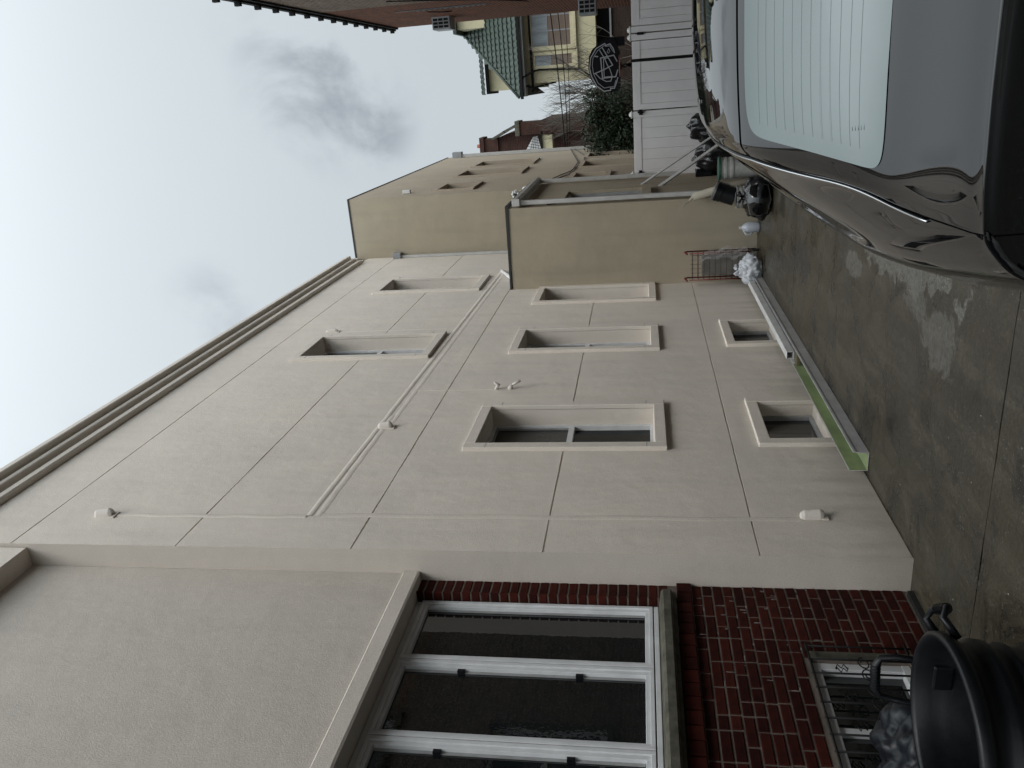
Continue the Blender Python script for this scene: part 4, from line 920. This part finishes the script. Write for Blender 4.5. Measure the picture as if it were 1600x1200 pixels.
# glass patches with rounded corners
def glass(name, mat, sc, uc, hs, hu, sides, off=.003, e=5.0, rot=None, n=26):
    m = MB()
    for side in sides:
        b0 = len(m.v); rings = 14
        for i in range(rings + 1):
            rr = i / rings
            for q in range(n * 4):
                a = 2 * math.pi * q / (n * 4); ca, sa = math.cos(a), math.sin(a)
                kx = abs(ca) ** (2 / e) * (1 if ca >= 0 else -1); ky = abs(sa) ** (2 / e) * (1 if sa >= 0 else -1)
                ss = sc + hs * kx * rr; uu = (uc(ss) if callable(uc) else uc) + hu * ky * rr
                m.v.append(sn(ss, uu, off, side))
        for i in range(rings):
            for q in range(n * 4):
                a = b0 + i * n * 4 + q; b = b0 + i * n * 4 + (q + 1) % (n * 4); m.f.append((a, b, b + n * 4, a + n * 4))
    return m.build(name, mat, car, smooth=True)
def rear_glass():
    """whole rear window, mapped by signed half-width so it is one pane across the car"""
    m = MB(); n = 30; rings = 16; e = 11.0; tot = n * 4
    for i in range(rings + 1):
        rr = i / rings
        for q in range(tot):
            a = 2 * math.pi * q / tot; ca, sa = math.cos(a), math.sin(a)
            kx = abs(ca) ** (2 / e) * (1 if ca >= 0 else -1) * rr; ky = abs(sa) ** (2 / e) * (1 if sa >= 0 else -1) * rr
            s = 5.99 + .905 * kx; side = 1 if ky >= 0 else -1
            wmax = .565 - .080 * (s - 5.15) / 1.8; w = wmax * abs(ky)
            lo, hi = 6.0, 9.0
            for _ in range(22):
                md = (lo + hi) / 2
                if surf(s, md).x > w: lo = md
                else: hi = md
            m.v.append(sn(s, lo, .002, side))
    for i in range(rings):
        for q in range(tot): a = i * tot + q; b = i * tot + (q + 1) % tot; m.f.append((a, b, b + tot, a + tot))
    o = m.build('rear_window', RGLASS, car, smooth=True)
    h = MB()
    for k in range(12):
        s = 5.40 + k * .115; side = 1; pts = []
        for j in range(-16, 17):
            w = (.52 - .075 * (s - 5.15) / 1.8) * abs(j) / 16; lo, hi = 6.0, 9.0
            for _ in range(18):
                md = (lo + hi) / 2
                if surf(s, md).x > w: lo = md
                else: hi = md
            pts.append(sn(s, lo, .0026, 1 if j >= 0 else -1))
        h.tube(pts, .00028, 4)
    tag(h.build('defroster_lines', material('defroster line', (.04, .08, .075), .2, ior=1.9), o), kind='stuff')
    mk = MB(); s = 5.36
    for j in range(5):
        lo, hi = 6, 9
        p = Vector(sn(5.34 + .035 * j, 7.72, .0028, 1)); mk.tube([p, p + Vector((.022 - .004 * (j % 3), 0, 0))], .0004, 4)
    mk.build('etched_mark', material('etched print', (.08, .09, .09), .4), o)
    return o
rear_glass()
for sd_ in (1, -1): glass('side_window', CGLASS, 8.25, 6.0, .42, .60, (sd_,), .002); glass('side_window', CGLASS, 9.75, 5.98, 1.0, .70, (sd_,), .002)
glass('windshield', CGLASS, 11.1, 8.05, .72, .94, (1, -1), .003)
glass('tail_light', TAIL, 2.0, 4.25, .55, .75, (1,), .004, e=3); glass('tail_light', TAIL, 2.0, 4.25, .55, .75, (-1,), .004, e=3)
glass('headlight', CGLASS, 14.5, 4.6, .45, .5, (1,), .004, e=3); glass('headlight', CGLASS, 14.5, 4.6, .45, .5, (-1,), .004, e=3)
for side in (1, -1):
    for yy in (2.55, 5.35):
        ar = MB(); c0 = Vector((X0 - side * (.93 if yy > 3 else .88), yy, .335)); n = 30
        ar.v.append(tuple(c0 + Vector((side * .03, 0, 0))))
        for q in range(n + 1): a = math.pi * 1.12 * q / n - .19; ar.v.append((X0 - side * ((.935 if yy > 3 else .885) - .06 * max(0, math.sin(a) - .8)), yy + .36 * math.cos(a), .335 + .36 * math.sin(a)))
        for q in range(n): ar.f.append((0, 1 + q, 2 + q))
        ar.build('wheel_arch', GAP, car)
        wm_ = MB(); prof = [(.20, -.1), (.30, -.105), (.325, -.09), (.333, -.05), (.333, .05), (.325, .09), (.30, .105), (.20, .1)]; wm_.lathe(prof, (0, 0, 0), 36)
        rot = Matrix.Translation((X0 - side * .815, yy, .333)) @ Matrix.Rotation(math.pi / 2, 4, 'Y'); wm_.xf(rot); wh = wm_.build('wheel', RUBBER, car, smooth=True)
        ri = MB(); ri.lathe([(.001, -.085 * side), (.06, -.09 * side), (.07, -.07 * side), (.19, -.06 * side), (.205, -.1 * side), (.215, -.1 * side), (.2, 0)], (0, 0, 0), 24)
        for k in range(5): a = k * 2 * math.pi / 5; ri.box(-.02, .02, .05, .2, -.09 * side, -.07 * side); i0 = len(ri.v) - 8; ri.xf(Matrix.Rotation(a, 4, 'Z'), i0)
        ri.xf(rot); ri.build('rim', RIM, wh)
    mi = MB(); mi.lathe([(.001, -.09), (.06, -.08), (.085, 0), (.06, .08), (.001, .09)], (0, 0, 0), 14); mi.xf(Matrix.Translation((X0 - side * 1.0, 4.75, 1.03)) @ Matrix.Rotation(math.pi / 2, 4, 'Y') @ Matrix.Diagonal((.8, .6, 1, 1))); mi.build('mirror', PAINT, car, smooth=True)
MB().box(X0 - .17, X0 + .17, 1.575, 1.60, .70, .82).build('plate_recess', GAP, car)

# ------------------------------------------------------------------ bins, bags and clutter
CX, CY, RZ = -2.06, 2.19, .755
can = thing('rubbish_bin', 'large round black plastic rubbish bin without lid in the near corner', 'bin', (CX, CY, 0))
prof = [(.001, .0), (.235, .0), (.245, .02), (.262, .30), (.275, .42), (.290, .44), (.292, .47), (.278, .49), (.280, .54), (.292, .55), (.292, .565), (.281, .575), (.284, .60), (.300, .615), (.302, .64), (.288, .655), (.292, .70), (.312, .71), (.322, .725), (.322, .75), (.312, .758), (.300, .757), (.292, .745), (.284, .70), (.278, .66), (.270, .64), (.262, .45), (.24, .05), (.001, .04)]
bo = MB().lathe(prof, (CX, CY, 0), 72).build('body', BLACKPL, can, smooth=True)
def handle(ang, ztop, out_):
    ca, sa = math.cos(ang), math.sin(ang); tx, ty = -sa, ca; R_ = .318
    P_ = lambda o_, t_, z_: (CX + ca * (R_ + o_) + tx * t_, CY + sa * (R_ + o_) + ty * t_, z_)
    h = MB(); h.tube([P_(-.02, -.085, .70), P_(out_ * .6, -.085, .755 + ztop * .4), P_(out_, -.075, .755 + ztop * .85), P_(out_, -.045, .755 + ztop), P_(out_, .045, .755 + ztop), P_(out_, .075, .755 + ztop * .85), P_(out_ * .6, .085, .755 + ztop * .4), P_(-.02, .085, .70)], [.014, .012, .012, .016, .016, .012, .012, .014], 10)
    hh = h.build('handle', BLACKPL, can, smooth=True)
    g_ = MB()
    for k in range(9):
        t_ = -.045 + k * .0112; p = Vector(P_(out_, t_, .755 + ztop)); g_.tube([p - Vector((tx, ty, 0)) * .002, p + Vector((tx, ty, 0)) * .002], .0185, 10)
    g_.build('grip_ribs', BLACKPL, hh)
handle(rad(100), .115, .02); handle(rad(38), -.045, .075)
MB().box(CX - .05, CX + .05, CY + .262, CY + .278, .63, .70).build('moulded_tab', BLACKPL, can, bevel=.01)

def blob(name, mat, c, r, label, cat, seed, squash=(1, 1, 1), strength=.08, size=.12, knot=True, grp=None):
    t = thing(name, label, cat, (c[0], c[1], max(0, c[2] - r * squash[2])), grp); bmh = __import__('bmesh'); b = bmh.new(); bmh.ops.create_icosphere(b, subdivisions=5, radius=r); rs = random.Random(seed)
    from mathutils import noise as mn
    for v in b.verts:
        p = v.co.copy(); d = p.normalized(); q = d * 2.3 + Vector((seed * 3.1, 0, 0))
        k = 1 + .22 * mn.noise(q) + strength * 1.6 * (abs(mn.noise(Vector((d.x * 4.2, d.y * 4.2, d.z * 1.6)) + Vector((seed, 2, 0)))) - .2) + strength * .45 * (abs(mn.noise(d * 9 + Vector((0, seed, 1)))) - .2)
        v.co = Vector((p.x * squash[0], p.y * squash[1], p.z * squash[2])) * k
        if v.co.z + c[2] < .004: v.co.z = .004 - c[2]
    me = D.meshes.new('bag'); b.to_mesh(me); b.free(); me.materials.append(mat)
    for p in me.polygons: p.use_smooth = True
    o = D.objects.new('bag_body', me); COL.objects.link(o); o.parent = t; o.location = Vector(c) - ORG[t.name]; ORG[o.name] = Vector(c)
    if knot:
        kn = MB(); kc = Vector(c) + Vector((0, 0, r * squash[2] * .9)); 
        for k in range(5): a = k * 1.3; kn.tube([kc, kc + Vector((math.cos(a) * .03, math.sin(a) * .03, .04)), kc + Vector((math.cos(a) * .08, math.sin(a) * .08, .07))], [.02, .012, .022], 5)
        kn.build('knot', mat, t)
    return t
BAGB = material('black bin liner', (.008, .008, .009), .22, (.012, .012, .014), 4, rough2=.35); BAGW = material('thin white carrier bag', (.50, .52, .55), .45, (.40, .42, .46), 10)
BAGC = material('smoky clear plastic sheet', (.008, .010, .014), .42, (.005, .006, .008), 12, spec=.3, rough2=.4)
blob('plastic_sheet', BAGC, (-2.72, 2.72, .50), .26, 'crumpled smoky plastic sheet bunched behind the rubbish bin', 'plastic', 4, (1, .9, 1), .14, knot=False)
blob('black_bag', BAGB, (-1.60, 11.15, .17), .27, 'black rubbish bag lying beside the car on the drive', 'bag', 2, (1.0, .9, .72), .12)
blob('black_bag', BAGB, (-1.42, 15.2, .36), .38, 'large black rubbish bag below the leaning white boards', 'bag', 6, (.8, .7, 1.05), .07, knot=False)
blob('black_bag', BAGB, (-.93, 15.4, .42), .36, 'black rubbish bag against the gate at the car front', 'bag', 9, (.75, .7, 1.15), .07, knot=False)
blob('white_bag', BAGW, (-2.72, 11.75, .15), .20, 'white carrier bag slumped at the foot of the red cart', 'bag', 3, (1.05, .9, .85), .16)
# milk jug
jg = thing('plastic_jug', 'translucent white plastic jug standing by the extension wall', 'jug', (-2.18, 12.14, 0)); JW = material('milky plastic', (.42, .45, .50), .35)
MB().lathe([(.001, 0), (.07, .0), (.077, .015), (.077, .16), (.065, .20), (.03, .245), (.022, .25), (.022, .28), (.001, .28)], (-2.18, 12.14, 0), 20).build('body', JW, jg, smooth=True)
MB().tube([(-2.24, 12.10, .10), (-2.275, 12.08, .13), (-2.275, 12.08, .19), (-2.22, 12.11, .225)], .012, 8).build('handle', JW, jg, smooth=True); MB().lathe([(.024, .262), (.024, .285), (.001, .286)], (-2.18, 12.14, 0), 16).build('cap', WHITEP, jg)
# buckets
PW = material('dirty white bucket plastic', (.44, .44, .42), .5, (.33, .33, .31), 7)
def bucket(c, r, h, mat, label, tilt=None, lid=None, rib=True):
    t = thing('bucket', label, 'bucket', c); pr = [(.001, 0), (r * .88, 0), (r * .9, .01), (r * .96, h * .62), (r * 1.0, h * .66), (r * 1.04, h * .66), (r * 1.04, h * .72), (r, h * .73), (r, h * .80), (r * 1.05, h * .81), (r * 1.05, h * .87), (r, h * .88), (r, h * .95), (r * 1.06, h * .96), (r * 1.06, h), (r * .97, h), (r * .9, h * .08), (.001, h * .08)]
    b = MB().lathe(pr, (0, 0, 0), 32); T = Matrix.Translation(c) @ (tilt or Matrix()); b.xf(T); b.build('body', mat, t, smooth=False)
    hd = MB().tube([(r * 1.04 * math.cos(a), r * 1.04 * math.sin(a) * 1.02, h * .84 - .55 * r * math.sin(a)) for a in [math.pi + q * math.pi / 12 for q in range(13)]], .004, 6).xf(T); hd.build('wire_handle', GREYMET, t)
    if lid: MB().lathe([(.001, h + .01), (r * 1.07, h + .008), (r * 1.09, h - .02), (r * 1.06, h - .02)], (0, 0, 0), 32).xf(T).build('lid', lid, t)
    return t
bucket((-1.34, 12.35, .0), .155, .57, PW, 'tall white bucket with dark green lid beside the black bag', lid=material('dark green lid', (.01, .06, .035), .5))
bucket((-1.72, 12.05, .0), .15, .35, PW, 'lower white bucket under the tilted black pail')
bucket((-1.73, 12.08, .36), .135, .31, BLACKPL, 'black pail lying tilted on top of the white bucket', tilt=Matrix.Rotation(rad(22), 4, 'Y') @ Matrix.Rotation(rad(-6), 4, 'X'), lid=material('grey paint crusted lid', (.22, .22, .21), .7, (.04, .04, .04), 20))
bucket((-1.72, 15.1, .45), .10, .28, BLACKPL, 'small dark pot by the fence post above the black bag')
rl = thing('rolled_mat', 'beige rolled mat leaning behind the buckets at the downspout', 'roll', (-1.50, 12.15, 0)); RM = material('beige rolled paper', (.34, .31, .25), .8, (.28, .25, .2), 6)
MB().tube([(-1.50, 12.15, .05), (-1.58, 12.18, .45), (-1.71, 12.22, .95)], [.06, .058, .055], 18).build('roll', RM, rl, smooth=True); MB().tube([(-1.70, 12.22, .94), (-1.77, 12.22, 1.0), (-1.80, 12.2, 1.06), (-1.86, 12.2, 1.09)], [.03, .012, .008, .003], 7).build('torn_end', RM, rl)
# leaning boards
def board(a, b, w, th, label):
    A, B = Vector(a), Vector(b); d = (B - A); m = MB().box(-w / 2, w / 2, -th / 2, th / 2, 0, d.length); q = d.to_track_quat('Z', 'Y').to_matrix().to_4x4(); m.xf(Matrix.Translation(A) @ q); tag(m.build('trim_board', WHITEP, None, bevel=.004), label, 'board', 'white boards leaning by the gate')
board((-.79, 14.9, .01), (-1.765, 14.45, 1.70), .05, .03, 'longer thin white board leaning against the fence end')
board((-.95, 14.6, .01), (-1.77, 14.1, 1.40), .06, .045, 'shorter thick white board leaning below the longer one')
# folding cart
RED = material('red enamel', (.16, .008, .014), .4, (.09, .006, .01), 9); WIRE = material('dark wire', (.03, .012, .014), .5)
ct = thing('folding_cart', 'red folding shopping cart standing against the stucco wall', 'cart', (-2.71, 12.15, 0))
for x in (-2.51, -2.91):
    MB().tube([(x, 12.2, .04), (x, 12.2, 1.03), (x, 12.16, 1.07)], .011, 8).build('upright', RED, ct, smooth=True); MB().tube([(x, 12.03, .12), (x, 12.03, 1.0)], .009, 8).build('upright', RED, ct, smooth=True)
    MB().tube([(x, 12.2, 1.03), (x, 12.10, 1.06), (x, 12.0, 1.04)], .014, 8).build('handle', RED, ct, smooth=True)
    wl = MB().lathe([(.045, -.012), (.06, -.012), (.062, 0), (.06, .012), (.045, .012)], (0, 0, 0), 18).xf(Matrix.Translation((x, 12.12, .062)) @ Matrix.Rotation(math.pi / 2, 4, 'Y')); wl.build('wheel', RUBBER, ct)
wr = MB(); k = .14
while k < .99: wr.tube([(-2.91, 12.03, k), (-2.51, 12.03, k)], .0042, 5); wr.tube([(-2.91, 12.2, k), (-2.51, 12.2, k)], .0042, 5); wr.tube([(-2.51, 12.03, k), (-2.51, 12.2, k)], .004, 5); wr.tube([(-2.91, 12.03, k), (-2.91, 12.2, k)], .004, 5); k += .0815
wr.build('wire_rungs', WIRE, ct)
wr2 = MB()
for q in range(1, 6): wr2.tube([(-2.91 + q * .067, 12.2, .14), (-2.91 + q * .067, 12.2, .98)], .0025, 4)
wr2.build('back_wires', WIRE, ct)
bx = thing('carton_liner', 'grey folded carton inside the red cart', 'carton', (-2.71, 12.15, .15)); MB().box(-2.86, -2.56, 12.07, 12.16, .16, .82).build('carton', material('dull grey card', (.16, .15, .13), .8, (.11, .10, .09), 8), bx, bevel=.01)
film = MB(); rs = random.Random(2); nu, nv = 14, 26
for i in range(nv + 1):
    for j in range(nu + 1):
        zz = .18 + .8 * i / nv; x = -2.60 + .18 * j / nu + .02 * math.sin(i * .8); film.v.append((x + rs.uniform(-.008, .008), 12.0 + .03 * math.sin(j * 1.1 + i * .6) + rs.uniform(-.01, .01), zz + rs.uniform(-.008, .008)))
for i in range(nv):
    for j in range(nu):
        if (i / nv) > 1 - .6 * (j / nu): continue
        a = i * (nu + 1) + j; film.f.append((a, a + 1, a + nu + 2, a + nu + 1))
fm = material('clear plastic film', (.6, .6, .6), .12, alpha=.22); fo = film.build('plastic_film', fm, None, smooth=True); tag(fo, 'clear crinkled plastic film hanging on the side of the red cart', 'plastic film')
# gutter lengths lying along the wall foot
def channel(y0, y1, xo, xi, z0, h, mats, label):
    t = thing('gutter_length', label, 'gutter', (xo, y0, z0)); th = .004
    MB().prism([(xo, y0, z0), (xo + .004, y0, z0 + h * .70), (xo + .010, y0, z0 + h * .85), (xo + .010, y0, z0 + h), (xo + .002, y0, z0 + h), (xo + .002, y0, z0 + h * .87), (xo - th, y0, z0 + h * .71), (xo - th, y0, z0 + th), (xi + th, y0, z0 + th), (xi + th, y0, z0 + h * 1.15), (xi, y0, z0 + h * 1.15), (xi, y0, z0)], (0, y1 - y0, 0)).build('channel', mats[0], t)
    MB().box(xi + th, xi + th + .0015, y0 + .004, y1 - .004, z0 + th, z0 + h * 1.1).box(xi + th + .002, xo - th, y0 + .004, y1 - .004, z0 + th, z0 + th + .0015).prism([(xo - th - .0012, y0 + .004, z0 + .008), (xo - th - .0012, y0 + .004, z0 + h * .56), (xo - .0035, y0 + .004, z0 + h * .68), (xo - .005, y0 + .004, z0 + h * .68), (xo - th - .003, y0 + .004, z0 + h * .56), (xo - th - .003, y0 + .004, z0 + .008)], (0, y1 - y0 - .008, 0)).build('green_lining', mats[1], t)
    return t
channel(5.86, 8.35, -2.815, -2.97, .004, .118, (GUT2, GREEN), 'nearer gutter length with pale green inside lying along the wall foot')
channel(8.36, 11.75, -2.815, -2.97, .004, .118, (GUT2, WHITEP), 'farther grey gutter length lying under the white downspout')
dn = thing('loose_downspout', 'white square downspout lying on the gutter along the wall foot', 'downspout', (-2.9, 8.4, .12)); x0, x1, z0, z1 = -2.935, -2.855, .118, .19
MB().box(x0, x1, 8.42, 11.9, z1 - .004, z1).box(x0, x1, 8.42, 11.9, z0, z0 + .004).box(x0, x0 + .004, 8.42, 11.9, z0 + .004, z1 - .004).box(x1 - .004, x1, 8.42, 11.9, z0 + .004, z1 - .004).build('pipe', WHITEP, dn)
MB().box(x0 + .004, x1 - .004, 8.8, 8.81, z0 + .004, z1 - .004).build('dark_inside', INSIDE, dn)
MB().box(-2.97, -2.82, 8.28, 8.40, .07, .115).build('tape_wrap', material('brown tape', (.10, .085, .05), .4), dn, bevel=.008)
# litter on the ground
rs = random.Random(9); lt = MB()
for k in range(45):
    x, y = rs.uniform(-2.9, -.9), rs.uniform(2.5, 11.5); s = rs.uniform(.002, .005); lt.box(x - s, x + s, y - s * rs.uniform(.5, 2), y + s, .0, s * .6)
lo_ = lt.build('grit', material('pale grit', (.25, .235, .20), .8), None); tag(lo_, 'small pale bits of grit scattered over the driveway', 'grit', kind='stuff')
